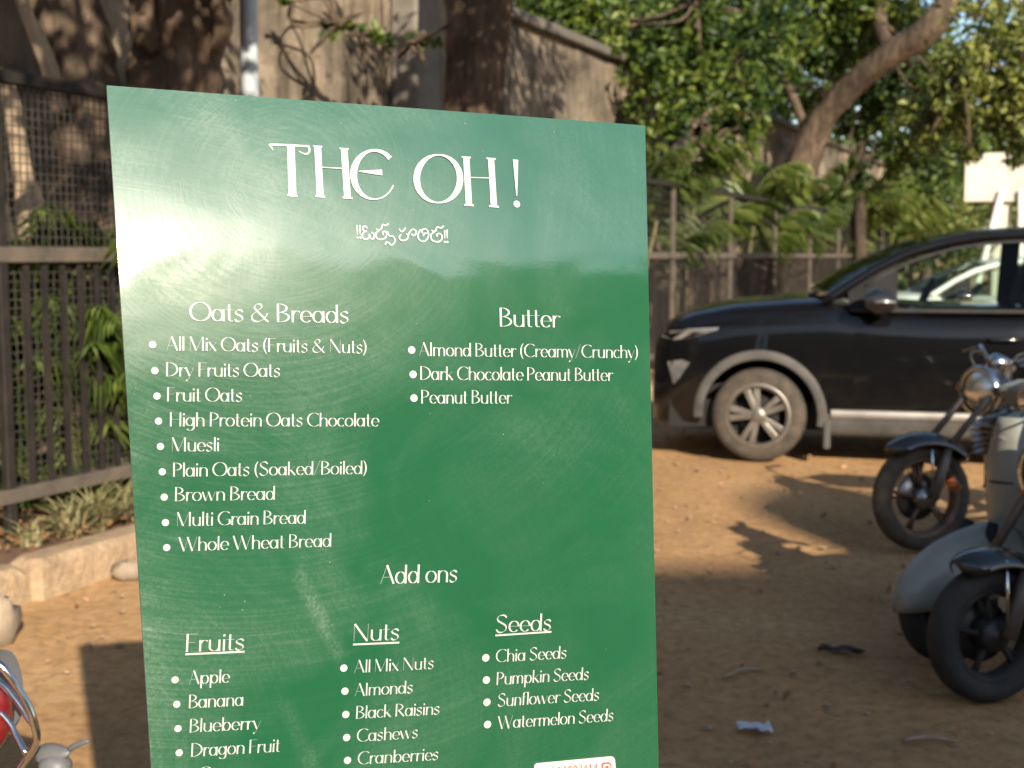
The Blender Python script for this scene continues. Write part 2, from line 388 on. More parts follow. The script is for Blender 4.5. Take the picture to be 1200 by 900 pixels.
def tree(name, label, base, stems, blobs, lsize, lm, bm_, group=None, cat='tree', wr=.5, gnarl=.08, clump=40, cs=.16, droop=.35, crown='crown'):
    base = Vector(base); t = thing(name, label, cat, base, 0, group)
    if lsize >= .2: lsize *= .78; blobs = [(c, r, int(n * 1.6)) for c, r, n in blobs]
    tr = MB()
    for st in stems: limb(tr, st, gnarl)
    tr.build('trunk', bm_, t, off=base)
    if blobs:
        P = np.concatenate([blob(c, r, n, clump, cs) for c, r, n in blobs])
        # twigs from the nearest stem point into each blob
        leaves(crown, P, lsize, lm, t, base, wr, droop)
        tw = MB(); ends = [np.array(st[-1][:3], float) for st in stems] + [np.array(st[len(st) // 2][:3], float) for st in stems]
        for c, r, n in blobs:
            c = np.array(c, float); r = np.array(r if isinstance(r, (tuple, list)) else (r, r, r), float)
            e = min(ends, key=lambda q: np.linalg.norm(q - c))
            for _ in range(5):
                d = RNG.normal(size=3); d /= np.linalg.norm(d); tip = c + d * r * .85; m_ = (e + tip) / 2 + RNG.normal(size=3) * .15
                R0 = .018 + .012 * np.linalg.norm(r)
                limb(tw, [(*e, R0), (*m_, R0 * .7), (*c + .3 * d * r, R0 * .5), (*tip, .006)], 0, 6)
        tw.build('branch', bm_, t, off=base)
    return t
def px(x, y, Y, r): v = at(x, y, Y); return (v.x, v.y, v.z, r)
def gnd(v, z=0): return (v[0], v[1], z)

# trunks between the fence and the wall on the left
a0 = px(108, 250, 7.55, .26)
tree('leaning_tree', 'gnarled brown tree trunk leaning left, with a knot hole, behind the fence', gnd(a0),
     [[(a0[0] + .05, a0[1], 0, .3), a0, px(100, 100, 7.6, .18), px(78, 20, 7.6, .22), px(45, -80, 7.7, .24), px(10, -260, 7.8, .18), px(-20, -420, 7.9, .12)], [px(72, 0, 7.6, .12), px(120, -160, 7.8, .12), px(170, -330, 8, .08)]],
     [((-2.6, 5.6, 4.6), (1.1, 1.2, .7), 1000), ((-1.6, 2.6, 4.6), (1.3, 1.2, .8), 900), ((-.3, 2.2, 4.9), (1.1, 1.2, .8), 420)], .14, M_leafdark, M_bark, gnarl=.1)
a1 = px(200, 300, 7.9, .42)
tree('thick_tree', 'thick brown knobbly tree trunk between the leaning trunk and the grey pole', gnd(a1),
     [[(a1[0], a1[1], 0, .46), a1, px(203, 110, 7.9, .29), px(212, 40, 7.9, .28), px(212, -30, 7.9, .31), px(225, -220, 8, .26), px(240, -420, 8.2, .2)],
      [px(183, 60, 7.62, .035), px(172, 45, 7.58, .075), px(167, 10, 7.6, .07), px(172, -30, 7.65, .06), px(165, -120, 7.6, .05)],
      [px(252, 60, 7.7, .03), px(262, 30, 7.66, .06), px(258, 0, 7.66, .06), px(262, -60, 7.7, .05)]],
     [((-1.1, 6.1, 4.5), (1.0, 1.1, .6), 1000), ((.1, 6.4, 4.7), (1.1, 1.2, .7), 420), ((-.6, 4.6, 5.2), (1.2, 1.0, .6), 800)], .14, M_leafdark, M_bark2, gnarl=.07)
f0 = at(835, 340, 18.4)
tree('fence_tree', 'dense dark leafy tree right behind the fence, covering the end of the wall', gnd(f0),
     [[(*gnd(f0), .13), px(835, 260, 18.4, .11), px(830, 180, 18.4, .09), px(820, 90, 18.4, .06), px(815, 0, 18.5, .03)]],
     [(px(775, 120, 18, 0)[:3], (.55, .6, .7), 1100), (px(830, 90, 18.6, 0)[:3], (.8, .7, .8), 1700), (px(880, 60, 18.8, 0)[:3], (.7, .7, .7), 1200), (px(800, 30, 18.6, 0)[:3], (.8, .7, .6), 1200), (px(860, 160, 19, 0)[:3], (.6, .5, .4), 600), (px(735, 30, 18.2, 0)[:3], (.5, .5, .35), 500)], .15, M_leafdark, M_bark, cs=.17)
s0 = px(30, 220, 7.25, .06)
tree('young_tree', 'slim pale sunlit stem leaning left against the gnarled trunk', gnd(px(40, 480, 7.3, 0)),
     [[(*gnd(px(45, 500, 7.3, 0)), .07), px(36, 300, 7.28, .06), px(17, 140, 7.25, .05), px(5, 95, 7.22, .05)], [px(70, 130, 7.3, .05), px(58, 80, 7.26, .05), px(42, 40, 7.26, .045), px(24, 0, 7.26, .03), px(-5, -80, 7.3, .03)]],
     [(px(-30, -150, 7.3, 0)[:3], (.5, .5, .3), 160)], .12, M_leafmid, M_sunbark, gnarl=.04)
e0 = px(558, 300, 11.9, .3)
tree('straight_tree', 'straight dark brown tree trunk right of the wall pillar, above the sign', gnd(e0),
     [[(e0[0], e0[1], 0, .38), e0, px(557, 130, 11.9, .285), px(559, 40, 11.9, .3), px(561, -40, 11.9, .32), px(566, -200, 12, .26), px(560, -380, 12.2, .18)], [px(560, -90, 11.9, .15), px(640, -240, 12.4, .12), px(720, -330, 12.8, .08)]],
     [((.9, 9.2, 5.4), (1.5, 1.4, .8), 600), ((2.1, 10.3, 5.9), (1.4, 1.4, .9), 1500), ((1.6, 8.0, 5.2), (1.2, 1.2, .7), 1200), ((.6, 11.5, 5.6), (1.2, 1.2, .7), 300), ((3.0, 8.6, 6.2), (1.2, 1.2, .7), 800)], .16, M_leafdark, M_bark2, gnarl=.06)
# a few leafy sprigs hanging in front of the wall
sp0 = px(420, 40, 10.6, 0)
tree('wall_sapling', 'thin leafy sapling with few twigs in front of the sunlit wall', gnd(px(452, 300, 10.9, 0)),
     [[(*gnd(px(452, 300, 10.9, 0)), .022), px(451, 200, 10.9, .018), px(449, 60, 10.9, .014), px(445, -40, 10.9, .01)], [px(450, 90, 10.9, .01), px(420, 40, 10.8, .008), px(395, 26, 10.7, .004)], [px(450, 80, 10.9, .01), px(480, 52, 10.9, .008), px(508, 44, 10.9, .004)]],
     [(px(400, 30, 10.7, 0)[:3], (.16, .12, .04), 30), (px(425, 40, 10.8, 0)[:3], (.18, .12, .05), 40), (px(490, 48, 10.9, 0)[:3], (.22, .12, .045), 50), (px(340, 2, 10.6, 0)[:3], (.12, .1, .05), 25)], .1, M_leafmid, M_bark, gnarl=.02, clump=10, cs=.3)

# the crowns filling the upper right
b0 = px(925, 340, 24, .4)
tree('great_tree', 'big tree with a thick bare brown limb rising right through dark green leaves', gnd(b0),
     [[(*gnd(b0), .5), px(925, 260, 24, .34), px(950, 165, 23.8, .27), px(988, 112, 23.3, .23), px(1045, 64, 22.6, .245), px(1085, 36, 22.2, .24), px(1122, -20, 22, .2), px(1160, -140, 22, .15)],
      [px(952, 170, 23.9, .1), px(905, 60, 24.4, .07), px(850, -40, 24.5, .05)], [px(1045, 62, 22.6, .12), px(1030, 20, 23, .12), px(1050, -60, 23.4, .08)]],
     [(px(860, 30, 23, 0)[:3], (1.5, 1.3, 1.1), 2600), (px(950, 25, 24.5, 0)[:3], (1.5, 1.3, 1.0), 2600), (px(820, 110, 23.5, 0)[:3], (1.1, 1, .9), 1500), (px(1030, -20, 23.5, 0)[:3], (1.5, 1.2, .9), 2000),
      (px(1000, 130, 25.5, 0)[:3], (1.0, .8, .5), 700), (px(1090, 110, 25, 0)[:3], (1.3, 1, 1), 1700), (px(900, -80, 23, 0)[:3], (2.2, 1.6, 1), 2200), (px(770, 40, 22.5, 0)[:3], (1.0, 1, 1.0), 1400), (px(870, 85, 25, 0)[:3], (1.2, .8, .4), 500)], .2, M_leafdark, M_bark, gnarl=.07, cs=.14)
c0 = px(1010, 330, 25.5, .18)
tree('slender_tree', 'slender dark upright trunk seen through the leaves behind the thick limb', gnd(c0),
     [[(*gnd(c0), .14), px(1008, 190, 25.5, .11), px(1014, 120, 25.5, .1), px(1008, 60, 25.5, .08), px(1030, -60, 25.6, .06)]],
     [(px(1040, 40, 26, 0)[:3], (1.4, 1.2, 1.1), 1800), (px(985, 60, 26.5, 0)[:3], (1.0, 1, .6), 700), (px(1080, 180, 27, 0)[:3], (1.2, 1, .9), 1300), (px(1000, 210, 25, 0)[:3], (.5, .4, .3), 250)], .2, M_leafdark, M_barkd, gnarl=.05, cs=.14)
d0 = at(660, 200, 24)
tree('wall_tree', 'bright green tree top showing over the wall beside the straight trunk', gnd(d0),
     [[(*gnd(d0), .3), (d0.x, d0.y, 4, .24), px(670, 10, 24, .16), px(690, -150, 24.5, .1)]],
     [(px(610, -10, 23, 0)[:3], (.9, 1, .8), 1000), (px(640, 5, 24, 0)[:3], (1.0, 1.1, .8), 1400), (px(690, 10, 23.5, 0)[:3], (1.1, 1.1, .9), 1700), (px(740, 45, 24, 0)[:3], (1.0, 1, .8), 1300), (px(660, -90, 24, 0)[:3], (1.6, 1.3, 1), 1500)], .21, M_leafmid, M_bark, cs=.17)
d1 = at(760, 200, 27)
tree('rear_tree', 'dark tree crown behind the wall filling the gap left of the thick limb', gnd(d1),
     [[(*gnd(d1), .35), (d1.x, d1.y, 5, .25), px(780, 0, 27, .16), px(800, -120, 27, .1)]],
     [(px(740, 0, 27, 0)[:3], (1.3, 1.3, .9), 1500), (px(800, 70, 28, 0)[:3], (1.6, 1.3, 1.3), 2100), (px(890, 130, 31, 0)[:3], (1.6, 1.3, .8), 1300), (px(960, 90, 31, 0)[:3], (2, 1.3, 1.3), 1900)], .22, M_leafdark, M_bark, cs=.17)
n0 = at(1290, 420, 14.5)
tree('drooping_tree', 'olive green small-leaved tree drooping into the upper right corner', gnd(n0),
     [[(*gnd(n0), .16), (n0.x, n0.y, 1.8, .12), px(1260, 120, 14.5, .09), px(1215, 30, 14.3, .05), px(1170, -20, 14.2, .03)], [px(1262, 125, 14.5, .06), px(1210, 90, 14.2, .035), px(1130, 70, 14, .015)]],
     [(px(1118, 92, 14.2, 0)[:3], (.36, .5, .45), 900), (px(1160, 62, 14.5, 0)[:3], (.42, .5, .45), 1100), (px(1195, 90, 14, 0)[:3], (.5, .5, .55), 1300), (px(1150, 135, 14.3, 0)[:3], (.45, .4, .35), 900), (px(1195, 165, 14.2, 0)[:3], (.26, .3, .26), 320), (px(1080, 140, 14.6, 0)[:3], (.3, .3, .3), 420), (px(1165, 8, 14, 0)[:3], (.4, .5, .25), 400), (px(1250, 60, 14, 0)[:3], (.6, .6, .7), 1200), (px(1135, 180, 14.3, 0)[:3], (.16, .16, .14), 120)], .1, M_leaflight, M_bark, cs=.2, droop=.7)
h0 = at(1085, 330, 31)
tree('shrub_tree', 'pale green bushy shrub at the far end of the fence', gnd(h0), [[(*gnd(h0), .15), (h0.x, h0.y, 1.5, .1), px(1080, 240, 31, .05)]],
     [(px(1050, 255, 31, 0)[:3], (1.0, .8, .9), 1300), (px(1090, 225, 32, 0)[:3], (1.1, .8, .8), 1300), (px(1115, 275, 31, 0)[:3], (1.0, .8, .7), 1000), (px(1160, 270, 33, 0)[:3], (1.2, .8, .6), 1000), (px(1210, 262, 33, 0)[:3], (1.2, .8, .6), 800), (px(1050, 310, 31, 0)[:3], (1.3, .8, .8), 900)], .2, M_leaflight, M_bark, cat='shrub', crown='foliage')

# far-off wood closing the view
P = []
for i in range(26):
    x = 560 + i * 36; Y = RNG.uniform(40, 48); v = at(x, 250, Y)
    P.append(blob((v.x, Y, 2.6 + RNG.uniform(0, 1.4)), (2.2, 1.6, 2.4 + RNG.uniform(0, 1)), 900, 30, .2))
leaves('distant_wood', np.concatenate(P), .42, M_leafmid, None, (0, 0, 0), .55, kind='stuff')

# ------------------------------------------------------------------ palms
def palm(label, base, hgt, span, nf, m, group, name='areca_palm', lean=0, elev=(.6, 1.42), ns=4):
    base = Vector(base); t = thing(name, label, 'palm', base, 0, group)
    st = MB(); fr = MB()
    for i in range(ns):
        a = random.uniform(0, 6.28); q = Vector((math.cos(a), math.sin(a), 0)) * .12 * hgt
        limb(st, [(0, 0, -.05, .035), (*(q * .4 + Vector((0, 0, hgt * .5))), .03), (*(q + Vector((0, 0, hgt * random.uniform(.8, 1)))), .025)], .02, 8)
    st.build('stem', M_pale2, t)
    for i in range(nf):
        az = 6.283 * (i + random.uniform(-.3, .3)) / nf * 1.618 * 2; el = random.uniform(*elev); L_ = span * random.uniform(.75, 1.1)
        h = Vector((math.cos(az), math.sin(az), 0)); o = h * .08 + Vector((0, 0, hgt * random.uniform(.45, 1)))
        pts = []; p = o.copy(); e = el; n = 18
        for k in range(n + 1):
            pts.append(p.copy()); p += (h * math.cos(e) + Vector((0, 0, math.sin(e)))) * L_ / n; e -= (el + .35) / n * (.35 + 1.3 * k / n)
        fr.tube(pts, [.012 * (1 - k / n * .8) + .002 for k in range(n + 1)], 4)
        sd = Vector((-h.y, h.x, 0))
        for k in range(3, n + 1):
            f = k / n; ll = L_ * .4 * (math.sin(math.pi * min(f * .8 + .2, .97)) ** .6)
            tg = (pts[k] - pts[k - 1]).normalized(); up = sd.cross(tg)
            for s in (-1, 1):
                for dd in (0,):
                    b = pts[k] - tg * dd * L_ / n
                    d = (sd * s * .6 + tg * .6 + Vector((0, 0, -1)) * random.uniform(.1, .75) * (.4 + f)).normalized(); wv = tg.cross(d).normalized().cross(d) * L_ * .016
                    mid = b + d * ll * .5 + Vector((0, 0, -.02 * ll)); tip = b + d * ll + Vector((0, 0, -.42 * ll))
                    fr.add([b, mid + wv, tip, mid - wv], [(0, 1, 2), (0, 2, 3)])
    fr.build('fronds', m, t, recalc=False)
    return t
M_pale2 = barkmat('palm_stem', (.14, .13, .06), (.22, .2, .1), (.3, .27, .15))
PG = 'palms along the back of the fence'
for (x, y, Y, sp_, m, lb) in [(745, 190, 15.2, 1.3, M_palmdark, 'dark feathery palm just right of the sign top, behind the fence'),
        (800, 185, 16.8, 1.5, M_palm, 'tall arching palm behind the fence, second from the sign'),
        (868, 195, 19.2, 1.7, M_palm, 'broad palm with arching fronds under the hole in the leaves'),
        (925, 215, 22.2, 1.6, M_palmdark, 'dark palm below the foot of the thick bare limb'),
        (985, 225, 25.2, 1.9, M_palm, 'yellowish palm where the fence begins to narrow, below the slender trunk'),
        (1035, 215, 29, 2.2, M_palm, 'pale feathery palm at the far end of the fence')]:
    v = at(x, y, Y * 1.05); palm(lb, gnd(v), max(v.z - .35, .6), sp_ * .98, 12, m, PG, elev=(.7, 1.5))
for (x, Y, h_, sp_, m, lb) in [(60, 7.0, 1.25, .8, M_palm, 'dry-tipped palm seen through the upper mesh at the left edge'),
        (128, 7.1, 1.5, .75, M_palm, 'lime green palm seen through the mesh beside the sign'),
        (20, 7.0, .5, .6, M_palmdark, 'low dark palm behind the fence bars at the left edge'),
        (95, 7.2, .55, .65, M_palm, 'low green palm behind the fence bars next to the sign'),
        (36, 6.95, 1.0, .62, M_palm, 'feathery palm right behind the mesh between the pale stem and the sign'), (112, 7.05, 1.05, .66, M_palm, 'bushy palm just behind the middle rail, half hidden by the sign edge')]:
    v = at(x, 400, Y); palm(lb, gnd(v), h_, sp_, 26, m, 'palms behind the left bays of the fence', elev=(.1, 1.3))
for i, (x, Y, lb) in enumerate([(10, 6.75, 'leafy hedge bush at the far left behind the fence bars'), (75, 6.85, 'leafy hedge bush behind the middle of the left fence bars'), (140, 7.05, 'leafy hedge bush half hidden by the left edge of the sign')]):
    v = at(x, 470, Y)
    tree('hedge_bush', lb, gnd(v), [[(v.x, v.y, 0, .02), (v.x, v.y, .4, .012), (v.x + .05, v.y, .7, .006)]], [((v.x, v.y + .1, .5), (.34, .22, .42), 420), ((v.x + .1, v.y + .15, .85), (.2, .15, .18), 100)], .085, M_leafmid, M_bark, 'hedge bushes behind the fence bars', 'bush', gnarl=.02, cs=.22, crown='foliage')

# dry grass tufts and leaf litter on the bed by the kerb
def tuft(lb, p, n, h):
    t = MB(); p = Vector(p)
    for i in range(n):
        a = random.uniform(0, 6.28); e = random.uniform(.5, 1.4); hh = h * random.uniform(.6, 1.1); d = Vector((math.cos(a) * math.cos(e), math.sin(a) * math.cos(e), math.sin(e)))
        b = Vector((random.uniform(-.04, .04), random.uniform(-.04, .04), 0)); sd = Vector((-math.sin(a), math.cos(a), 0)) * .008
        m1 = b + d * hh * .55; tip = b + d * hh + Vector((math.cos(a), math.sin(a), 0)) * hh * .2 - Vector((0, 0, hh * .22))
        t.add([b - sd, b + sd, m1 + sd, m1 - sd, tip], [(0, 1, 2, 3), (3, 2, 4)])
    tag(t.build('grass_tuft', M_tuft, None, p, recalc=False), lb, 'grass tuft', 'dry grass tufts beside the kerb')
for x, y, n, h, lb in [(85, 630, 90, .27, 'dry spiky grass tuft on the bed, left of the taller one'), (114, 622, 110, .34, 'tallest dry grass tuft on the bed under the bottom rail'), (150, 611, 90, .3, 'dry grass tuft at the left edge of the sign'), (38, 642, 60, .2, 'small dry grass tuft at the back of the kerb, far left')]:
    tuft(lb, ground(x, y, .1), n, h)
P = np.array([tuple(fp(RNG.uniform(-4, 18), RNG.uniform(-.34, 1.4), .14 + RNG.uniform(0, .015))) for _ in range(4200)])
leaves('leaf_litter', P, .055, M_dry, None, (0, 0, 0), .55, 0, kind='stuff')
P = []
while len(P) < 2600:
    x, y = RNG.uniform(-7, 7), RNG.uniform(2.5, 15)
    if (Vector((x, y, 0)) - FO).dot(FN) < -.62: P.append((x, y, gz(x, y) + .004))
    elif random.random() < .5: continue
P = np.array(P)
gv = MB()
for p in P:
    s = random.choice((.022, .028)) if random.random() < .02 else random.choice((.003, .004, .005, .006, .008, .011, .015)) * random.uniform(.7, 1.3); c = Vector(p)
    o = [Vector((random.uniform(.7, 1.3) * s * a, random.uniform(.7, 1.3) * s * b, random.uniform(.4, .8) * s * d)) + c for a, b, d in ((1, 0, 0), (-1, 0, 0), (0, 1, 0), (0, -1, 0), (0, 0, 1), (0, 0, -1))]
    gv.add(o, [(0, 2, 4), (2, 1, 4), (1, 3, 4), (3, 0, 4), (2, 0, 5), (1, 2, 5), (3, 1, 5), (0, 3, 5)])
M_pebble = mat('pebbles', (.34, .25, .16), (.2, .14, .09), .9, 0, 30)
tag(gv.build('gravel', M_pebble), kind='stuff')
P2 = np.array([(x, y, gz(x, y) + .006) for x, y in zip(RNG.uniform(-6, 6, 700), RNG.uniform(3, 13, 700)) if (Vector((x, y, 0)) - FO).dot(FN) < -.65])
leaves('fallen_leaves', P2, .045, M_dry, None, (0, 0, 0), .5, 0, kind='stuff')

# rocks, scraps
M_rock = mat('pale_rock', (.33, .26, .18), (.2, .155, .11), .9, 0, 9, .5, 40)
def rock(lb, p, s):
    r = MB(); n = 14; rows = []
    for i in range(9):
        th = math.pi * i / 8; rows.append([Vector((math.sin(th) * math.cos(6.283 * k / n) * s[0], math.sin(th) * math.sin(6.283 * k / n) * s[1], -math.cos(th) * s[2] + s[2] * .7)) * (1 + .14 * math.sin(k * 1.9 + i * 1.3) + .08 * math.sin(3.1 * k + i)) for k in range(n)])
    r.grid(rows, True, True); tag(r.build('rock', M_rock, None, p), lb, 'rock')
rock('pale rounded rock lying at the left edge in front of the kerb', ground(-2, 752), (.075, .09, .1))
rock('small pale stone against the kerb beside the sign', ground(150, 678), (.07, .05, .045))
M_paper = mat('white_scrap', (.6, .6, .62), (.45, .46, .5), .6, 0, 20)
sc = MB(); rows = []
for i in range(7): rows.append([(-.05 + .017 * i, -.03 + .012 * j, .012 + .012 * math.sin(i * 1.9 + j * 1.1) * math.cos(j * 1.7 - i)) for j in range(6)])
sc.grid(rows); tag(sc.build('paper_scrap', M_paper, None, ground(884, 855)), 'crumpled white scrap on the shaded dirt right of the sign', 'scrap')
M_stick = mat('dry_stick', (.34, .26, .17), (.24, .18, .12), .8, 0, 30)
for (x0, y0, x1, y1, r, lb) in [(1058, 872, 1122, 874, .009, 'pale straight dry stick on the dirt at the lower right'), (848, 797, 895, 788, .008, 'thin curved dry twig on the shaded dirt near the sign')]:
    a, b = ground(x0, y0), ground(x1, y1); s_ = MB(); m_ = (a + b) / 2
    limb(s_, [(*a, r * .7), (*(m_ + Vector((0, .012, .008))), r), (*b, r * .5)], .1, 8); s_.v = [(x, y, z + .012) for x, y, z in s_.v]
    tag(s_.build('stick', M_stick, None, m_, off=m_), lb, 'stick')
M_deadleaf = mat('dark_dead_leaf', (.03, .022, .018), (.05, .035, .025), .8, 0, 20)
s_ = MB(); a = ground(985, 767)
s_.grid([[(-.085 + .017 * i, w_ * (.034 + .008 * math.sin(i * 2.3 + w_)) * math.sin(math.pi * (i + .3) / 10.6) ** .8 + .016 * math.sin(i * .5), .012 + .004 * math.sin(i * 1.3) + abs(w_) * (.012 + .006 * math.sin(i))) for w_ in (-1, 0, 1)] for i in range(11)])
tag(s_.build('dead_leaf', M_deadleaf, None, a), 'dark curled dead leaf on the dirt left of the nearest front wheel', 'leaf')

# ------------------------------------------------------------------ pole, gantry and the street behind the camera with its added, unseen buildings
M_pole = mat('galvanised_pole', (.46, .5, .53), (.36, .39, .42), .6, .1, 5)
v = at(292, 60, 8.25); p = MB(); p.tube([(0, 0, 0), (0, 0, 3), (0, 0, 6.5)], [.06, .056, .05], 16)
pt = thing('metal_pole', 'grey galvanised metal pole standing behind the fence above the sign', 'pole', gnd(v)); p.build('shaft', M_pole, pt)
MB().lathe([(.0601, 0), (.11, .0), (.11, .03), (.075, .05), (.061, .05)], (0, 0, .02), 'z', 16).build('base_collar', M_pole, pt)
M_board = mat('cream_panel', (.5, .46, .37), (.26, .26, .25), .6, 0, 1.6, stretch=(1, 1, .6), lo=.45, hi=.7)
M_white = mat('white_paint', (.72, .7, .65), (.6, .58, .53), .5, 0, 6)
GY = 23.0; gl = at(1163, 300, GY)
gt = thing('hoarding', 'cream hoarding panel on a column and white braces beyond the car roof', 'hoarding', gnd(gl), rad(-8))
u = GY / F
MB().box((.45, 0, 2.86), (128 * u, .1, 56 * u), None, .01).build('panel', M_board, gt)
MB().box((.16, .22, 1.6), (.3, .3, 3.0), None, .02).build('column', M_board, gt)
for x0, x1 in ((-.38, .1), (.45, .42), (1.15, .85)):
    q = MB(); q.tube([(x0, -.25, .0), (x0 * .9 + x1 * .1, -.22, .8), (x1, -.12, 2.62)], .06, 10); q.build('brace', M_white, gt)
for x0, x1 in ((-.25, .5), (.55, 1.1)):
    q = MB(); q.tube([(x0, -.2, 1.3), (x1, -.2, 2.1)], .022, 6); q.build('strut', M_white, gt)

M_shop = mat('shop_plaster', (.12, .1, .08), (.08, .07, .06), .85, 0, 1.2, .2, 20)
M_shut = mat('shop_shutter', (.12, .14, .15), (.08, .09, .1), .5, .4, 3)
M_win = mat('dark_window', (.02, .025, .03), (.03, .035, .04), .1, 0, 3)
bt = thing('unseen_building', 'unseen low shop building added behind the camera to darken reflections', 'building', (0, -18, 0))  # added out of view so that glossy surfaces mirror something dark
def facade(t, x0, x1, h, floors, step):
    bw = MB(); bw.box(((x0 + x1) / 2, -3, h / 2), (x1 - x0, 6, h), None, .05); bw.box(((x0 + x1) / 2, .02, h + .12), (x1 - x0 + .1, .3, .24), None, .02); bw.build('wall', M_shop, t)
    n = int((x1 - x0) / step)
    for i in range(n):
        x = x0 + (i + .5) * (x1 - x0) / n
        for k in range(floors):
            w_ = MB(); w_.box((x, .03, 4.7 + 3.1 * k), (1.8, .08, 1.3), None, .02); w_.build('window', M_win, t)
        s_ = MB()
        for j in range(13): s_.box((x, .05, .2 + j * .2), (3.2, .07, .185), None, .02)
        s_.build('shutter', M_shut, t)
    MB().box(((x0 + x1) / 2, .45, 3.1), (x1 - x0 - .04, .9, .12), None, .02).build('canopy', M_shop, t)
facade(bt, -28, 8.6, 7.6, 1, 5)
b2 = thing('shade_building', 'unseen tall building added behind the camera to shade the right foreground', 'building', (0, -18, 0))  # added out of view; place and height set by the wanted ground shade
facade(b2, 8.75, 28, 11.6, 3, 4.8)
tk = thing('shade_edge_tank', 'unseen black roof tank added to break the shade edge of the tall building', 'water tank', (11.4, -18.6, 11.84))  # added out of view to make the roof's shadow edge irregular
q = MB(); q.lathe([(0, 0), (.6, 0), (.62, .1), (.6, .5), (.62, .55), (.6, 1.0), (.4, 1.2), (.2, 1.25), (.2, 1.32), (0, 1.34)], (0, 0, 0), 'z', 24); q.build('drum', M_blackp, tk)
lat = Vector((math.cos(rad(SUN_AZ)), math.sin(rad(SUN_AZ)), 0)); aw = Vector((-sx, -sy, 0))
def sunpt(q, p, z):
    """a point at height z whose shadow falls on the ground at (q across the sun, p away from it)"""
    return lat * q + aw * (p - z / math.tan(rad(SUN_EL))) + Vector((0, 0, z))
t0 = sunpt(3.9, 1.3, 3.4)
tree('street_tree', 'small street tree behind the photographer on the right', gnd(t0),
     [[(*gnd(t0), .16), (t0.x, t0.y, 1.5, .12), (t0.x + .1, t0.y, 2.8, .09), (t0.x, t0.y, 4, .05)]],
     [(tuple(sunpt(3.4, 2.6, 3.8)), (1.0, .8, .7), 800), (tuple(sunpt(4.6, 2.3, 3.8)), (1.0, .8, .8), 900)], .16, M_leafdark, M_bark, cs=.2)
# ------------------------------------------------------------------ the black car
def carpaint():
    m, nt, N, L, B = nodemat('dusty_black_paint')
    v = coords(N, L); n = noise(N, L, 5, 7, .65, v); B.inputs['Coat Weight'].default_value = .6; B.inputs['Coat Roughness'].default_value = .05
    sep = N.new('ShaderNodeSeparateXYZ'); L.new(v, sep.inputs[0])
    mr = N.new('ShaderNodeMapRange'); mr.inputs[1].default_value = .25; mr.inputs[2].default_value = .75; mr.inputs[3].default_value = .12; mr.inputs[4].default_value = 0; L.new(sep.outputs[2], mr.inputs[0])
    r = ramp(N, [(.35, 0.0), (.7, .9)]); L.new(n.outputs[0], r.inputs[0]); mm = N.new('ShaderNodeMath'); mm.operation = 'MULTIPLY'; L.new(mr.outputs[0], mm.inputs[0]); L.new(r.outputs[0], mm.inputs[1])
    mx = N.new('ShaderNodeMix'); mx.data_type = 'RGBA'; mx.inputs['A'].default_value = (.004, .004, .0045, 1); mx.inputs['B'].default_value = (.075, .055, .038, 1); L.new(mm.outputs[0], mx.inputs[0]); L.new(mx.outputs['Result'], B.inputs['Base Color'])
    B.inputs['Roughness'].default_value = .2; B.inputs['Specular IOR Level'].default_value = .1; return m
M_car = carpaint()
M_clad = mat('dusty_cladding', (.085, .079, .071), (.045, .043, .04), .8, 0, 6, .15, 50)
M_sill = mat('sill_strip', (.36, .34, .31), (.27, .25, .22), .4, .5, 6)
M_cglass = glassmat('car_glass', (.8, .87, .83), .2)
M_int = mat('car_interior', (.03, .03, .032), (.045, .044, .042), .8, 0, 10)
M_trim = mat('window_trim', (.03, .03, .03), (.045, .043, .042), .6, 0, 10, spec=.12)
M_qp = mat('matt_black_panel', (.012, .012, .012), (.018, .018, .018), .6, 0, 10, spec=.12)
M_lens = mat('car_lamp_lens', (.3, .3, .29), (.16, .16, .155), .12, .4, 12, coat=.7)
M_whitecar = mat('white_car_paint', (.72, .72, .7), (.62, .61, .58), .35, 0, 3, coat=.3)

c0 = at(887, 490, 9.05)
car = thing('parked_car', 'black dusty compact SUV parked nose towards the fence, right of the sign', 'car', (c0.x + .21, c0.y + .86, 0), rad(-13))
# local frame: x = 0 at the front wheel centre and positive to the rear, y < 0 is the side we see
def ip(x, pts):
    if x <= pts[0][0]: return pts[0][1:]
    for a, b in zip(pts, pts[1:]):
        if x <= b[0]:
            t = (x - a[0]) / (b[0] - a[0]); t_ = t
            return tuple(u + (v - u) * t_ for u, v in zip(a[1:], b[1:]))
    return pts[-1][1:]
#            x     ztop  halfwidth
TOP = [(-.80, .70, .50), (-.78, .84, .60), (-.73, .93, .68), (-.64, 1.0, .75), (-.5, 1.055, .80), (-.2, 1.115, .845), (.2, 1.15, .868), (.5, 1.165, .88), (.8, 1.12, .885), (1.2, 1.10, .89), (2.6, 1.11, .888), (3.1, 1.10, .86), (3.3, 1.0, .80), (3.37, .8, .70)]
def zlow(x, side=0):
    for c in (0, 2.6):
        d = abs(x - c)
        if d < .425 or (d < .4251 and side): return .33 + math.sqrt(max(.425 ** 2 - d * d, 0))
    return .27 if x < -.4 else .24
SEC = [(.95, 0), (1.0, .2), (1.0, .45), (.992, .62), (.975, .80), (.94, .93), (.85, .985), (.62, 1.02), (.3, 1.035), (0, 1.04)]
def section(x, zl):
    zt, hw = ip(x, TOP); out = []
    for f, g in SEC: out.append((hw * f, zl + (zt - zl) * g if g <= 1 else zt + (g - 1) * .9))
    return out
def side_y(x, z):
    s = section(x, .24)
    for a, b in zip(s, s[1:]):
        if a[1] <= z <= b[1]: return a[0] + (b[0] - a[0]) * (z - a[1]) / max(b[1] - a[1], 1e-6)
    return s[0][0]
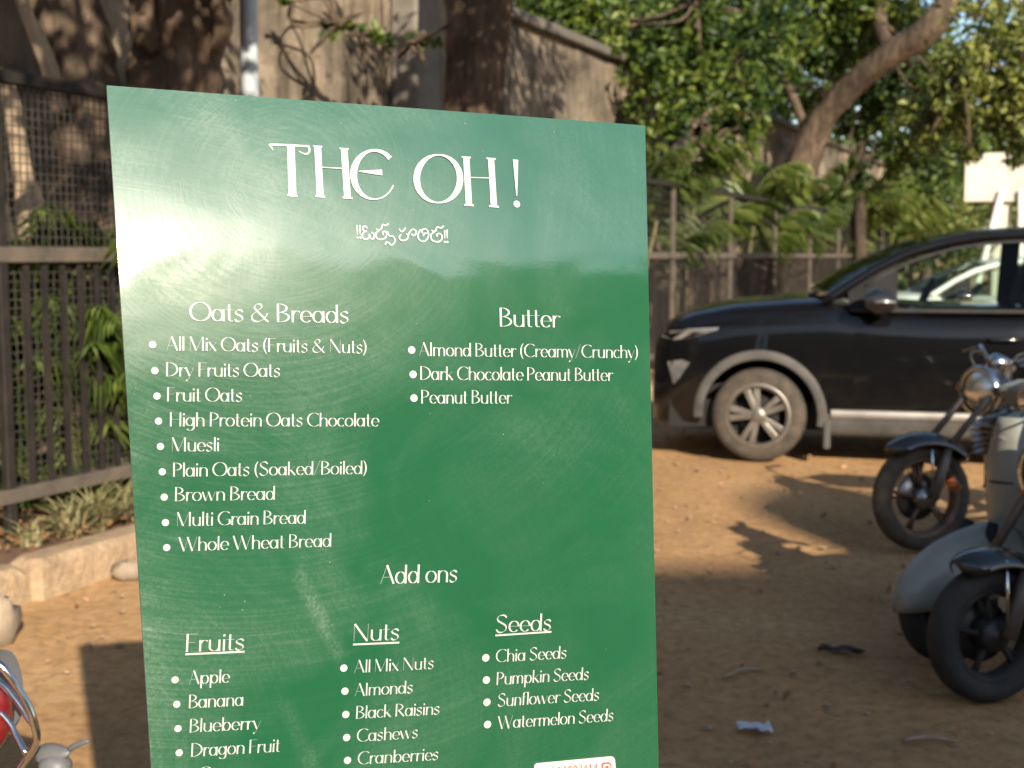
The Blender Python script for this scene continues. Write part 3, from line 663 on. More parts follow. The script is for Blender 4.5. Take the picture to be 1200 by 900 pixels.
def side_full(x, z):
    """half width on the un-cut side, so that trim follows the flank"""
    zt, hw = ip(x, TOP); g = (z - .24) / (zt - .24)
    return hw * ip(g, [(b, a) for a, b in SEC[:7]])[0]
st = sorted(set([round(-.8 + .02 * i, 3) for i in range(5)] + [round(-.72 + .08 * i, 3) for i in range(52)] + [3.37]))
st = [x for x in st if all(abs(abs(x - c) - .425) > .01 for c in (0, 2.6))]
for c in (0, 2.6):
    for d in (-.4249, .4249): st += [(c + d, 1), (c + d * 1.0005, 0)]
    st += [c + .425 * math.cos(a) for a in [math.pi * k / 24 for k in range(1, 24)]]
st = sorted([s if isinstance(s, tuple) else (s, 0) for s in st], key=lambda q: q[0])
rows = []
for x, sd in st:
    h = section(x, zlow(x, 1) if (sd or any(abs(x - c) < .4249 for c in (0, 2.6))) else zlow(x))
    # keep the flank shape at its true heights
    zt, hw = ip(x, TOP); zl = h[0][1]; r_ = []
    for f, g in SEC:
        z = .24 + (zt - .24) * g if g <= 1 else zt + (g - 1) * .9
        z = max(z, zl + .0005 * g); r_.append((side_full(x, z) if g <= 1 and z < zt * .93 else hw * f, z))
    rows.append([(x, -y, z) for y, z in r_] + [(x, y, z) for y, z in reversed(r_[:-1])])
b = MB(); b.grid(rows)
b.add([rows[0][i] for i in range(len(rows[0]))], [tuple(range(len(rows[0])))]); b.add([rows[-1][i] for i in range(len(rows[0]))], [tuple(range(len(rows[0])))])
body = b.build('body', M_car, car)
# wheel housings and floor
u_ = MB(); u_.box((1.3, 0, .33), (3.9, 1.5, .2)); u_.box((1.3, 0, .6), (1.7, 1.55, .5)); u_.box((-.55, 0, .5), (.3, 1.2, .4)); u_.box((0, 0, .6), (.84, 1.0, .5)); u_.box((2.6, 0, .6), (.84, 1.0, .5))
u_.build('underbody', M_dark, car)
def ring(cx, s, r0, r1, a0, a1, thick, n=40, dz=.33):
    m = MB(); R0 = []; 
    for i in range(n + 1):
        a = rad(a0 + (a1 - a0) * i / n); row = []
        for r, o in ((r0, -.05), (r0, thick), (r0 + .015, thick + .004), (r1 - .015, thick + .002), (r1, thick - .008), (r1, -.03)):
            x, z = cx + r * math.cos(a), dz + r * math.sin(a); row.append((x, s * (side_full(x, max(z, .3)) + o), z))
        R0.append(row)
    m.grid(R0); return m
for cx in (0, 2.6):
    for s in (-1, 1): ring(cx, s, .405, .475, 183, -8 if cx == 0 else -3, .016).build('arch_cladding', M_clad, car)
for s in (-1, 1):
    m = MB(); R0 = []
    for i in range(24):
        x = .462 + i * (2.138 - .462) / 23; R0.append([(x, s * (side_full(x, z) + o), z) for z, o in ((.2, -.1), (.2, -.02), (.24, .006), (.33, .012), (.36, .006), (.365, -.02))])
    m.grid(R0); m.build('sill_cladding', M_clad, car)
    m = MB(); R0 = []
    for i in range(24):
        x = .5 + i * (2.1 - .5) / 23; R0.append([(x, s * (side_full(x, z) + o), z) for z, o in ((.335, 0), (.335, .018), (.345, .022), (.39, .018), (.395, .0))])
    m.grid(R0); m.build('sill_strip', M_sill, car)
    m = MB(); m.box((.475, s * .8, .21), (.05, .16, .2), None, .01); m.build('mud_flap', M_clad, car)
# front bumper skirt, lamps, grille
m = MB(); R0 = []
for i in range(41):
    f = -1 + i / 20; y = f * .74; x = -.82 + .30 * abs(f) ** 3.2; R0.append([(x + .3, y, .2), (x + .02, y, .22), (x - .012, y * 1.02, .28), (x - .004, y * 1.02, .40), (x + .06, y, .42)])
m.grid(R0); m.build('bumper_skirt', M_clad, car)
def patch(poly, s, off, nm, mm, parent=car, th=.012):
    m = MB(); n = len(poly)
    A = [(x, s * (side_full(x, z) + off), z) for x, z in poly]; B_ = [(x, s * (side_full(x, z) - th), z) for x, z in poly]
    m.add(A + B_, [tuple(range(n))] + [(i, (i + 1) % n, (i + 1) % n + n, i + n) for i in range(n)]); return m.build(nm, mm, parent)
for s in (-1, 1):
    hl = patch([(-.72, .88), (-.70, .93), (-.5, .945), (-.29, .96), (-.31, .94), (-.45, .895), (-.62, .86)], s, .008, 'headlight', M_lens)
    patch([(-.66, .925), (-.5, .938), (-.32, .952), (-.33, .944), (-.5, .922), (-.66, .905)], s, .012, 'daytime_strip', M_lamp, hl)
    patch([(-.67, .70), (-.56, .72), (-.5, .70), (-.58, .58), (-.62, .54)], s, .008, 'fog_lamp', M_lens)
# greenhouse
ROOF = [(.46, 1.175, .80), (.75, 1.37, .735), (1.0, 1.50, .69), (1.25, 1.575, .655), (1.5, 1.615, .64), (1.9, 1.635, .635), (2.4, 1.625, .63), (2.8, 1.58, .62), (3.05, 1.50, .61)]
def rail(x, s): z, y = ip(x, ROOF); return Vector((x, s * y, z))
m = MB(); R0 = []
for i in range(31):
    x = 1.16 + i * (3.05 - 1.16) / 30; z, hy = ip(x, ROOF)
    R0.append([(x, f * (hy + .0), z - .02 + .075 * (1 - abs(f) ** 2.6) - (.03 if abs(f) == 1 else 0)) for f in [-1, -.97, -.9, -.7, -.4, 0, .4, .7, .9, .97, 1]])
m.grid(R0); m.build('roof', M_car, car)
for s in (-1, 1):
    rp = [rail(.42 + (3.05 - .42) * i / 40, s) for i in range(41)]
    m = MB(); m.tube([p + Vector((0, -s * .005, -.012)) for p in rp], [.036] * 41, 10); m.build('roof_rail_pillar', M_car, car)
    m = MB(); m.tube([rail(x, s) + Vector((.05, s * .022, -.055)) for x in [.66 + i * .1 for i in range(22)]], [.011] * 22, 6); m.build('window_surround', M_trim, car)
    def sp2(x, f):                          # a point on the side glass: f 0 belt, 1 roof rail
        lo = Vector((x, s * .842, 1.085)); hi = rail(x, s); hi.y = s * (abs(hi.y) - .005); return lo + (hi - lo) * f
    def wedge(x0, x1, nm, mm, inset=0.0, th=.004):
        m = MB(); R0 = [[sp2(x0 + (x1 - x0) * i / 12, .0 + .97 * j / 6) + Vector((0, -s * inset, 0)) for j in range(7)] for i in range(13)]
        m.grid(R0); return m.build(nm, mm, car)
    wedge(.60, .93, 'quarter_panel', M_qp, -.004)
    wedge(.93, 1.80, 'front_window', M_cglass)
    wedge(1.80, 1.94, 'door_pillar', M_qp, -.006)
    wedge(1.94, 2.72, 'rear_window', M_cglass)
    wedge(2.72, 3.05, 'rear_pillar', M_car, -.004)
    m = MB(); m.box((1.72, s * .852, 1.093), (2.2, .02, .028), None, .006); m.build('belt_trim', M_trim, car)
    m = MB(); R0 = []                       # door skins stand just proud of the flank
    for k, (x0, x1, nm) in enumerate(((.60, 1.835, 'door'), (1.85, 2.2, 'rear_door'))):
        m = MB(); R0 = []
        for i in range(14):
            x = x0 + (x1 - x0) * i / 13; R0.append([(x, s * (side_full(x, z) + (.004 if 0 < j < 11 and 0 < i < 13 else -.004)), z) for j, z in enumerate([.41 + (1.06 - .41) * q / 11 for q in range(12)])])
        m.grid(R0); d = m.build(nm, M_car, car)
        hx = x1 - .19
        h = MB(); h.tube([(hx - .12, s * (side_full(hx, .9) + .006), .9), (hx - .09, s * (side_full(hx, .9) + .035), .905), (hx + .06, s * (side_full(hx, .9) + .038), .91), (hx + .1, s * (side_full(hx, .9) + .006), .91)], .016, 8, flat=.6)
        h.build('handle', M_blackgloss, d)
    m = MB(); R0 = []
    for i in range(9):
        t = i / 8; x = .70 + .20 * t; h = .075 * math.sin(math.pi * min(.12 + t * .8, .95)) + .025
        R0.append([(x, s * (1.0 + .11 * math.cos(6.283 * k / 14)), 1.165 + h * math.sin(6.283 * k / 14) - .01 * t) for k in range(14)])
    m.grid(R0, True, True); m.add(R0[-1], [tuple(range(14))]); m.add(R0[0], [tuple(range(14))]); m.tube([(.76, s * .84, 1.1), (.79, s * .93, 1.13)], .03, 8)
    mo = m.build('side_mirror', M_blackgloss, car)
    m = MB(); m.tube([(.76, s * 1.112, 1.16), (.82, s * 1.116, 1.165), (.9, s * 1.108, 1.16)], [.008, .013, .008], 8); m.build('turn_lamp', M_lamp, mo)
for nm, x0, x1 in (('windscreen', .47, 1.17), ):
    m = MB(); R0 = []
    for i in range(9):
        x = x0 + (x1 - x0) * i / 8; z, hy = ip(x, ROOF); R0.append([(x - .16 * (1 - f * f) * (1 - i / 12), f * (hy - .01), z + .01 + .045 * (1 - f * f)) for f in [-1 + k / 8 for k in range(17)]])
    m.grid(R0); m.build(nm, M_cglass, car)
m = MB(); m.grid([[(3.05 + .3 * i / 5, f * (.6 + .03 * i), 1.49 - .09 * i) for f in (-1, -.5, 0, .5, 1)] for i in range(6)]); m.build('rear_screen', M_cglass, car)
# inside
m = MB(); m.box((.95, 0, 1.03), (.5, 1.4, .16), None, .05); m.build('dashboard', M_int, car)
for s in (-1, 1):
    st_ = MB(); st_.box((1.6, s * .36, .72), (.5, .5, .2), None, .06); Mr = Matrix.Rotation(rad(14), 3, 'Y'); st_.box((1.9, s * .36, 1.05), (.13, .48, .56), Mr, .05); st_.box((1.98, s * .36, 1.4), (.1, .27, .17), Mr, .04); st_.build('seat', M_int, car)
m = MB(); m.box((2.6, 0, 1.0), (.16, 1.25, .6), None, .05); m.build('rear_seat', M_int, car)
Mr = Matrix.Rotation(rad(-65), 3, 'Y')
m = MB(); m.lathe([(.17 + .016 * math.cos(a), .016 * math.sin(a)) for a in [6.283 * k / 8 for k in range(8)]], (1.2, .36, 1.14), 'z', 24, Mr, True); m.box((1.2, .36, 1.14), (.3, .05, .03), Mr); m.build('steering_wheel', M_blackp, car)

def car_wheel(x, s, steer=0):
    wh = MB(); R, w_ = .335, .105
    wh.lathe([(.20, -w_), (.225, -w_ - .006), (.28, -w_ - .012), (.315, -w_), (R - .006, -w_ * .78), (R, -w_ * .5), (R, w_ * .5), (R - .006, w_ * .78), (.315, w_), (.28, w_ + .01), (.2, w_)], n=48)
    o = wh.build('wheel', M_tyre, car, loc=(x, s * .765, .335)); o.rotation_euler = (0, 0, (math.pi if s > 0 else 0) + steer)
    rm = MB(); rm.lathe([(.205, -.104), (.232, -.116), (.236, -.108), (.222, -.09), (.214, -.04), (.214, .08)], n=48); rm.build('rim', M_alloy, o)
    sp_ = MB()
    for k in range(5):
        for dd in (-.115, .115):
            a = rad(90 + 72 * k) + .25; ca, sa = math.cos(a), math.sin(a)
            p0 = Vector((.04 * math.cos(a + dd * 2), -.098, .04 * math.sin(a + dd * 2))); p1 = Vector((.212 * math.cos(a + dd * 1.55), -.098, .212 * math.sin(a + dd * 1.55)))
            t = (p1 - p0).normalized(); n_ = Vector((-t.z, 0, t.x))
            for (A, B_, w0, w1, y0, y1) in ((p0, p1, .017, .024, 0, .03),):
                vs = [A - n_ * w0, A + n_ * w0, B_ + n_ * w1, B_ - n_ * w1]; vs = vs + [v + Vector((0, .035, 0)) for v in vs]
                vs[0].y -= .004; vs[1].y -= .004
                sp_.add(vs, [(0, 1, 2, 3), (7, 6, 5, 4), (0, 4, 5, 1), (1, 5, 6, 2), (2, 6, 7, 3), (3, 7, 4, 0)])
    sp_.lathe([(.0, -.112), (.03, -.112), (.036, -.105), (.06, -.1), (.06, -.06)], n=24); sp_.build('spokes', M_alloy, o, bevel=.004)
    bd = MB(); bd.lathe([(.0, -.03), (.15, -.03), (.15, .0), (.0, .0)], n=32); bd.lathe([(0, .02), (.214, .02)], n=32); bd.build('brake_disc', M_dark, o)
for x in (0, 2.6):
    for s in (-1, 1): car_wheel(x, s, rad(-4) if x == 0 else 0)

# a white hatchback further off, seen through the black car's windows
w2 = at(1150, 330, 15.0)
white = dup(car, loc=(w2.x - .95, 15.6, 0), rz=rad(-8), label='white hatchback parked further back, seen through the black car windows')
white.scale = (.92, .92, .875)
for o in white.children_recursive:
    for sl in o.material_slots:
        if sl.material is M_car: sl.link = 'OBJECT'; sl.material = M_whitecar
M_forks = mat('dusty_fork_tubes', (.07, .055, .045), (.12, .1, .08), .5, .3, 12)
# ------------------------------------------------------------------ two-wheelers
# local frame: x = 0 at the front axle, positive to the rear; y sideways; z up
def tyre(mb, R, w, n=48):
    mb.lathe([(R - .075, -w * .7), (R - .05, -w), (R - .02, -w * .92), (R - .004, -w * .5), (R, 0), (R - .004, w * .5), (R - .02, w * .92), (R - .05, w), (R - .075, w * .7)], n=n)
def bike_wheel(par, name, c, R, w, mt, mr, ns, steer=0, tw=0):
    t = MB(); tyre(t, R, w); o = t.build(name, mt, par, loc=c); o.rotation_euler = (0, 0, steer)
    r = MB(); r0 = R - .07
    r.lathe([(r0, -w * .75), (r0 - .008, -w * .8), (r0 - .022, -w * .5), (r0 - .026, 0), (r0 - .022, w * .5), (r0 - .008, w * .8), (r0, w * .75)], n=48)
    for k in range(ns):
        a = 6.283 * k / ns + tw; ca, sa = math.cos(a), math.sin(a)
        for dy in (-.012, .012):
            r.tube([(.03 * ca, dy * 1.3, .03 * sa), ((r0 - .02) * math.cos(a + dy * 8), dy * .5, (r0 - .02) * math.sin(a + dy * 8))], [.012, .009], 6)
    r.build('rim', mr, o)
    h = MB(); h.lathe([(0, -.06), (.022, -.06), (.026, -.05), (.05, -.045), (.055, -.03), (.055, .03), (.05, .045), (.022, .06), (0, .06)], n=20); h.lathe([(.028, .034), (R * .45, .034), (R * .45, .039), (.028, .039)], n=32); h.build('hub', M_steel if mr is M_rustrim else M_blackp, o)
    return o
def fender(par, c, R, w, a0, a1, m, th=.004, nm='front_fender', up=.0, steer=0):
    b = MB(); rows = []
    for i in range(25):
        a = rad(a0 + (a1 - a0) * i / 24); e = min(1, .35 + 6 * min(i, 24 - i) / 24); row = []
        for k in range(11):
            f = -1 + k / 5; r = R + .03 - .055 * abs(f) ** 2.6; row.append((math.cos(a) * r, w * f * e, math.sin(a) * r + up))
        rows.append(row)
    b.grid(rows); o = b.build(nm, m, par, loc=c); o.rotation_euler = (0, 0, steer)
    so = o.modifiers.new('thickness', 'SOLIDIFY'); so.thickness = th; return o
def motorcycle(label, loc, rz, extras=True, R=.29, w=.048, mt=M_tyre, mr=M_rustrim, tank=M_blackgloss, ns=5, lamp_h=.80, steer=0.0, lean=0, fm=M_blackgloss, fh=(.105, 95, 52), group=None, rake=.40, lampx=.30):
    t = thing('motorcycle', label, 'motorcycle', loc, rz, group, rx=lean)
    WB = 1.3; Rc = (0, 0, R)
    bike_wheel(t, 'front_wheel', Rc, R, w, mt, mr, ns, steer, .5); bike_wheel(t, 'rear_wheel', (WB, 0, R), R, w * 1.15, mt, mr, ns)
    fender(t, (0, 0, R), R + .032, fh[0], 180 - fh[2], fh[1] - 60, fm, steer=steer)
    for s in (-1, 1):
        q = MB(); q.tube([(0, s * .085, R), (.05, s * .085, R + .12), (.10, s * .085, R + .26)], [.028, .028, .024], 10); q.tube([(.10, s * .085, R + .25), (lampx + .06, s * .08, lamp_h + .12)], .017, 10)
        q.build('fork', M_forks, t)
        q = MB(); q.tube([(-.005, s * .09, R + .02), (-.02 + .02, s * .078, R + R + .03)], .006, 6); q.tube([(.03, s * .09, R + .02), (.12, s * .078, 2 * R + .0)], .006, 6); q.build('fender_stay', M_chrome, t)
    lx = lampx
    q = MB(); q.lathe([(.0, .2), (.055, .195), (.1, .155), (.122, .08), (.125, .01)], (lx - .09, 0, lamp_h), 'x', 28); hl = q.build('headlight', M_blackgloss, t)
    q = MB(); q.lathe([(.0, -.05), (.048, -.042), (.088, -.022), (.112, .0)], (lx - .09, 0, lamp_h), 'x', 28); q.build('lens', M_lamp, hl)
    q = MB(); q.lathe([(.108, -.014), (.122, -.02), (.133, 0), (.13, .02)], (lx - .09, 0, lamp_h), 'x', 28); q.build('bezel', M_chrome, hl)
    for s in (-1, 1) if extras else ():
        q = MB(); q.tube([(lx + .02, s * .08, lamp_h - .0), (lx, s * .15, lamp_h + .01)], .011, 8); q.build('indicator_stalk', M_blackp, t)
        q = MB(); q.lathe([(0, -.035), (.022, -.03), (.032, -.01), (.034, .012), (.018, .035), (0, .04)], (lx - .02, s * .185, lamp_h + .012), 'x', 16); q.build('indicator', M_orange, t)
    q = MB(); q.lathe([(0, .03), (.05, .028), (.058, .0), (.05, -.05), (0, -.06)], (lx + .04, 0, lamp_h + .14), 'z', 20, Matrix.Rotation(rad(35), 3, 'Y')); q.build('instrument', M_chrome, t)
    q = MB(); q.tube([tuple(p) for p in spline([(lx + .28, -.37, lamp_h + .19), (lx + .17, -.26, lamp_h + .22), (lx + .09, -.1, lamp_h + .15), (lx + .09, .1, lamp_h + .15), (lx + .17, .26, lamp_h + .22), (lx + .28, .37, lamp_h + .19)], 5)], .012, 10); hb = q.build('handlebar', M_chrome, t)
    for s in (-1, 1):
        q = MB(); q.tube([(lx + .22, s * .31, lamp_h + .21), (lx + .32, s * .41, lamp_h + .18)], .018, 10); q.build('grip', M_blackp, hb)
        q = MB(); q.tube([(lx + .16, s * .27, lamp_h + .215), (lx + .2, s * .42, lamp_h + .19)], .006, 6); q.build('brake_lever', M_steel, hb)
    q = MB(); q.tube([tuple(p) for p in spline([(lx + .14, -.2, lamp_h + .2), (lx - .03, -.17, lamp_h + .16), (lx - .02, -.12, lamp_h - .1), (.07, -.1, R + .1)], 5)], .005, 6); q.tube([tuple(p) for p in spline([(lx + .14, .2, lamp_h + .2), (lx - .05, .1, lamp_h + .17), (lx + .1, .06, lamp_h - .05)], 5)], .005, 6); q.build('brake_cable', M_blackp, t)
    q = MB(); rows = []
    for i in range(13):
        f = i / 12; x = lx + .18 + .52 * f; hw = .13 * math.sin(math.pi * (.16 + .72 * f)) + .02; zc = lamp_h + .03 - .06 * f; hz = .12 * math.sin(math.pi * (.2 + .66 * f)) + .02
        rows.append([(x, hw * math.cos(6.283 * k / 16), zc + hz * math.sin(6.283 * k / 16) * (1 if math.sin(6.283 * k / 16) > 0 else .8)) for k in range(16)])
    q.grid(rows, True, True); q.add(rows[0], [tuple(range(16))]); q.add(rows[-1], [tuple(range(16))]); q.build('tank', tank, t)
    q = MB(); rows = []
    for i in range(11):
        f = i / 10; x = lx + .64 + .64 * f; hw = .085 + .05 * math.sin(math.pi * min(f * 1.2, 1)); z = lamp_h - .03 + .05 * f * f
        rows.append([(x, hw * cx, z + dz) for cx, dz in ((-1, -.05), (-1, .02), (-.8, .05), (0, .06), (.8, .05), (1, .02), (1, -.05))])
    q.grid(rows); q.add(rows[0], [tuple(range(7))]); q.add(rows[-1], [tuple(range(7))]); q.build('seat', M_seat, t)
    q = MB(); q.box((.62, 0, R + .1), (.3, .22, .26), None, .05); q.box((.55, 0, R + .3), (.17, .17, .2), Matrix.Rotation(rad(-18), 3, 'Y'), .02)
    for k in range(6): q.box((.55 - .006 * k, 0, R + .22 + k * .03), (.22, .22, .01), Matrix.Rotation(rad(-18), 3, 'Y'))
    q.build('engine', M_steel, t)
    q = MB()
    q.tube([(lx + .1, 0, lamp_h - .02), (lx + .16, 0, R + .3), (.43, 0, R + .03), (.8, 0, R - .04)], .02, 8); q.tube([(lx + .1, 0, lamp_h + .02), (.95, 0, lamp_h - .1), (WB + .2, 0, lamp_h - .06)], .018, 8); q.tube([(.8, 0, R), (.92, 0, lamp_h - .12)], .018, 8)
    for s in (-1, 1): q.tube([(.8, s * .1, R), (WB, s * .1, R)], .018, 8); q.tube([(WB, s * .11, R), (WB - .12, s * .11, lamp_h - .1)], .02, 8)
    q.build('frame', M_blackp, t)
    q = MB(); q.tube([tuple(p) for p in spline([(.5, -.1, R + .2), (.4, -.12, R), (.5, -.13, R - .13), (.85, -.14, R - .11), (1.5, -.15, R + .02)], 5)], [.02] * 14 + [.035] * 7, 10); q.build('exhaust', M_chrome, t)
    fender(t, (WB, 0, R), R + .06, .08, 165, 10, fm, nm='rear_fender')
    q = MB(); q.lathe([(0, .03), (.03, .025), (.045, 0), (.04, -.03), (0, -.03)], (WB + .3, 0, R + .28), 'x', 16); q.build('tail_lamp', M_red, t)
    q = MB(); q.tube([(.7, .12, R - .12), (.74, .3, .0)], .012, 8); q.build('side_stand', M_steel, t)
    return t
def scooter(label, loc, rz, paint, lean=0, R=.215, group=None, steer=0, guard=False):
    t = thing('scooter', label, 'scooter', loc, rz, group, rx=lean); WB = 1.24
    bike_wheel(t, 'front_wheel', (0, 0, R), R, .048, M_tyred, M_dark, 5, steer); bike_wheel(t, 'rear_wheel', (WB, 0, R), R, .05, M_tyred, M_dark, 5)
    # nose-shaped front fender
    q = MB(); rows = []
    for i in range(17):
        f = i / 16; x = -.25 + .52 * f; zt = .25 + .25 * (1 - (1 - f) ** 2) ** .62; hw = .125 * (1 - (1 - f) ** 3) ** .55 + .004; zb = .21 + .05 * f
        rows.append([(x, hw * math.cos(a), zb + (zt - zb) * max(math.sin(a), 0) ** .7) for a in [math.pi * k / 14 for k in range(15)]])
    q.grid(rows); o = q.build('front_fender', paint, t); o.rotation_euler = (0, 0, steer); so = o.modifiers.new('thickness', 'SOLIDIFY'); so.thickness = .006
    for s in (-1, 1):
        q = MB(); q.tube([(0, s * .08, R), (.09, s * .08, R + .14), (.16, s * .06, .5)], [.026, .024, .02], 10); q.build('fork', M_dark, t)
    # leg shield: a swept apron
    q = MB(); rows = []
    for i in range(17):
        f = i / 16; z = .30 + .56 * f; xc = .16 + .10 * (1 - f) ** 2 + .11 * f; hw = .17 + .07 * math.sin(math.pi * (.1 + .75 * f)) - .06 * max(f - .75, 0) * 4 * .8
        rows.append([(xc + .24 * abs(k) ** 2.0, hw * k, z + .02 * (1 - k * k)) for k in [-1 + j / 7 for j in range(15)]])
    q.grid(rows); o = q.build('leg_shield', paint, t); so = o.modifiers.new('thickness', 'SOLIDIFY'); so.thickness = .02
    for s in (-1, 1):
        q = MB(); q.tube([(.2, s * .16, .60), (.19, s * .19, .63)], [.02, .026], 10); q.build('indicator', M_orange, t)
    q = MB(); q.tube([(.27, 0, .78), (.5, 0, .95)], .035, 10); q.box((.5, 0, .95), (.15, .42, .1), Matrix.Rotation(rad(20), 3, 'Y'), .04); hb = q.build('handlebar_cowl', paint, t)
    for s in (-1, 1):
        q = MB(); q.tube([(.53, s * .2, .96), (.59, s * .35, .95)], .019, 10); q.build('grip', M_blackp, hb)
    q = MB(); q.lathe([(0, -.03), (.05, -.026), (.08, -.008), (.088, .01), (.09, .05)], (.43, 0, .94), 'x', 24); q.build('headlight', M_lamp, t)
    q = MB(); q.tube([tuple(p) for p in spline([(.5, -.12, .93), (.36, -.2, .8), (.2, -.15, .55), (.06, -.09, .3)], 5)], .005, 6); q.build('brake_cable', M_blackp, t)
    for z_ in (.47, .62): q = MB(); q.tube([(.165 + .24 * abs(k) ** 2 + .11 * (z_ - .3) / .56 + .1 * (1 - (z_ - .3) / .56) ** 2 - .008, .2 * k, z_ + .02 * (1 - k * k)) for k in [-1 + j / 7 for j in range(15)]], .004, 6); q.build('panel_seam', M_dark, t)
    q = MB(); q.box((.52, 0, .29), (.5, .34, .07), None, .02); q.build('footboard', M_greyd, t)
    q = MB(); rows = []
    for i in range(15):
        f = i / 14; x = .72 + .98 * f; hw = .10 + .12 * math.sin(math.pi * min(.2 + f * .75, 1)) ** .7 * (1 - .25 * f); zt = .70 + .05 * f; zb = .3 + .28 * f ** 1.6
        rows.append([(x, hw * cx, zb + (zt - zb) * cz) for cx, cz in ((-.85, 0), (-1, .25), (-1, .6), (-.85, .9), (-.6, 1), (.6, 1), (.85, .9), (1, .6), (1, .25), (.85, 0))])
    q.grid(rows); q.add(rows[0], [tuple(range(10))]); q.add(rows[-1], [tuple(range(10))]); q.build('rear_cowl', paint, t, sub=2)
    q = MB(); rows = []
    for i in range(13):
        f = i / 12; x = .76 + (.5 if guard else .82) * f; hw = .1 + .05 * math.sin(math.pi * min(f * 1.1, 1)); z = .72 + .05 * f + (.03 if f > .55 else 0)
        rows.append([(x, hw * cx, z + dz) for cx, dz in ((-1, -.02), (-1, .04), (-.8, .075), (0, .085), (.8, .075), (1, .04), (1, -.02))])
    q.grid(rows); q.add(rows[0], [tuple(range(7))]); q.add(rows[-1], [tuple(range(7))]); q.build('seat', M_seat, t)
    q = MB(); q.lathe([(0, .06), (.04, .055), (.075, .03), (.09, -.01), (.09, -.06)], (1.69, 0, .64), 'x', 28); tl = q.build('tail_lamp', M_red, t)
    for k in range(3):
        q = MB(); q.tube([(1.715 - abs(y) * .25, y, .615 + .035 * k) for y in [-.08 + .02 * j for j in range(9)]], .004, 6); q.build('lens_rib', M_greyd, tl)
    for s in () if guard else (-1, 1):
        q = MB(); q.tube([(1.62, s * .1, .66), (1.66, s * .17, .655)], [.012, .014], 8); q.lathe([(0, -.03), (.028, -.025), (.034, 0), (.02, .04), (0, .05)], (1.66, s * .2, .655), 'x', 14); q.build('rear_indicator', M_orange, t)
    q = MB(); q.box((1.7, 0, .4), (.012, .16, .2), Matrix.Rotation(rad(-14), 3, 'Y'), .004); q.build('mud_flap', M_blackp, t)
    if guard: return t
    q = MB(); q.tube([(1.55, -.08, .77), (1.72, -.1, .82), (1.79, 0, .83), (1.72, .1, .82), (1.55, .08, .77)], .012, 8); q.build('grab_rail', M_steel, t)
    return t
YAW = rad(24)
BG = 'two-wheelers parked in a row at the right edge'
pa = ground(1068, 645); motorcycle('black motorcycle with round chrome headlight and dusty brown wheel, farthest of the row', (pa.x + .05, pa.y + .0, 0), YAW, True, .268, .05, M_tyre, M_rustrim, M_blackgloss, lamp_h=.785, steer=rad(-8), lean=rad(-3), group=BG, lampx=.47)
pb = ground(1103, 776); scooter('grey scooter with nose-shaped front fender, between the two motorcycles', (pb.x + .03, pb.y, 0), YAW, M_greyp, rad(-4), group=BG)
pc = ground(1166, 822); motorcycle('motorcycle with dark spoked front wheel and plain black fender, nearest of the row', (pc.x - .02, pc.y, 0), YAW, False, .228, .05, M_tyred, M_tyred, M_blackgloss, ns=5, lamp_h=.74, steer=rad(-6), lean=rad(-3), group=BG, fh=(.095, 90, 60), lampx=.36)

# the scooter whose tail shows at the lower left
ps = at(-30, 925, 2.24)
sd = scooter('scooter tail with red round lamp and chrome guard at the lower left corner', (0, 0, 0), 0, M_greyd, guard=True)
tp = Vector((1.69, 0, .64)); rz = rad(-20); R3 = Matrix.Rotation(rz, 3, 'Z'); o_ = ps - R3 @ tp; sd.location = (o_.x, o_.y, 0); dz = o_.z
sd.rotation_euler = (0, 0, rz)
# chrome guard bars round the lamp
inv = R3.transposed()
def lp(x, y, Y): return inv @ (at(x, y, Y) - Vector((o_.x, o_.y, 0)))
q = MB()
q.tube([tuple(p) for p in spline([lp(-30, 765, 2.2), lp(2, 781, 2.2), lp(20, 805, 2.2), lp(34, 829, 2.2), lp(40, 848, 2.2), lp(43, 868, 2.2), lp(32, 888, 2.2), lp(14, 912, 2.2), lp(-20, 940, 2.25)], 5)], .0072, 10)
q.tube([tuple(p) for p in spline([lp(-40, 780, 2.24), lp(0, 800, 2.23), lp(17, 818, 2.22), lp(30, 836, 2.21), lp(38, 848, 2.2)], 5)], .0065, 10)
q.tube([tuple(p) for p in spline([lp(-20, 815, 2.24), lp(9, 845, 2.23), lp(19, 862, 2.22), lp(31, 884, 2.2)], 5)], .006, 10)
q.build('lamp_guard', M_chrome, sd)
q = MB(); q.tube([lp(42, 886, 2.26), lp(60, 881, 2.25), lp(76, 884, 2.24), lp(84, 879, 2.24)], [.022, .022, .014, .006], 10, flat=.7); q.tube([lp(78, 880, 2.24), lp(92, 871, 2.23), lp(106, 868, 2.22)], [.007, .006, .005], 8); q.tube([lp(50, 908, 2.25), lp(66, 893, 2.24), lp(84, 905, 2.24)], [.03, .03, .02], 10); q.build('side_bracket', M_greyd, sd, sub=1)
# ------------------------------------------------------------------ the menu board: a bowed printed sheet on a stand
YB = 1.44; BYAW = rad(19.9)
BO = at(452, 500, YB); BS = Vector((math.cos(BYAW), math.sin(BYAW), 0)); BN = Vector((math.sin(BYAW), -math.cos(BYAW), 0)); BZ = Vector((0, 0, 1))
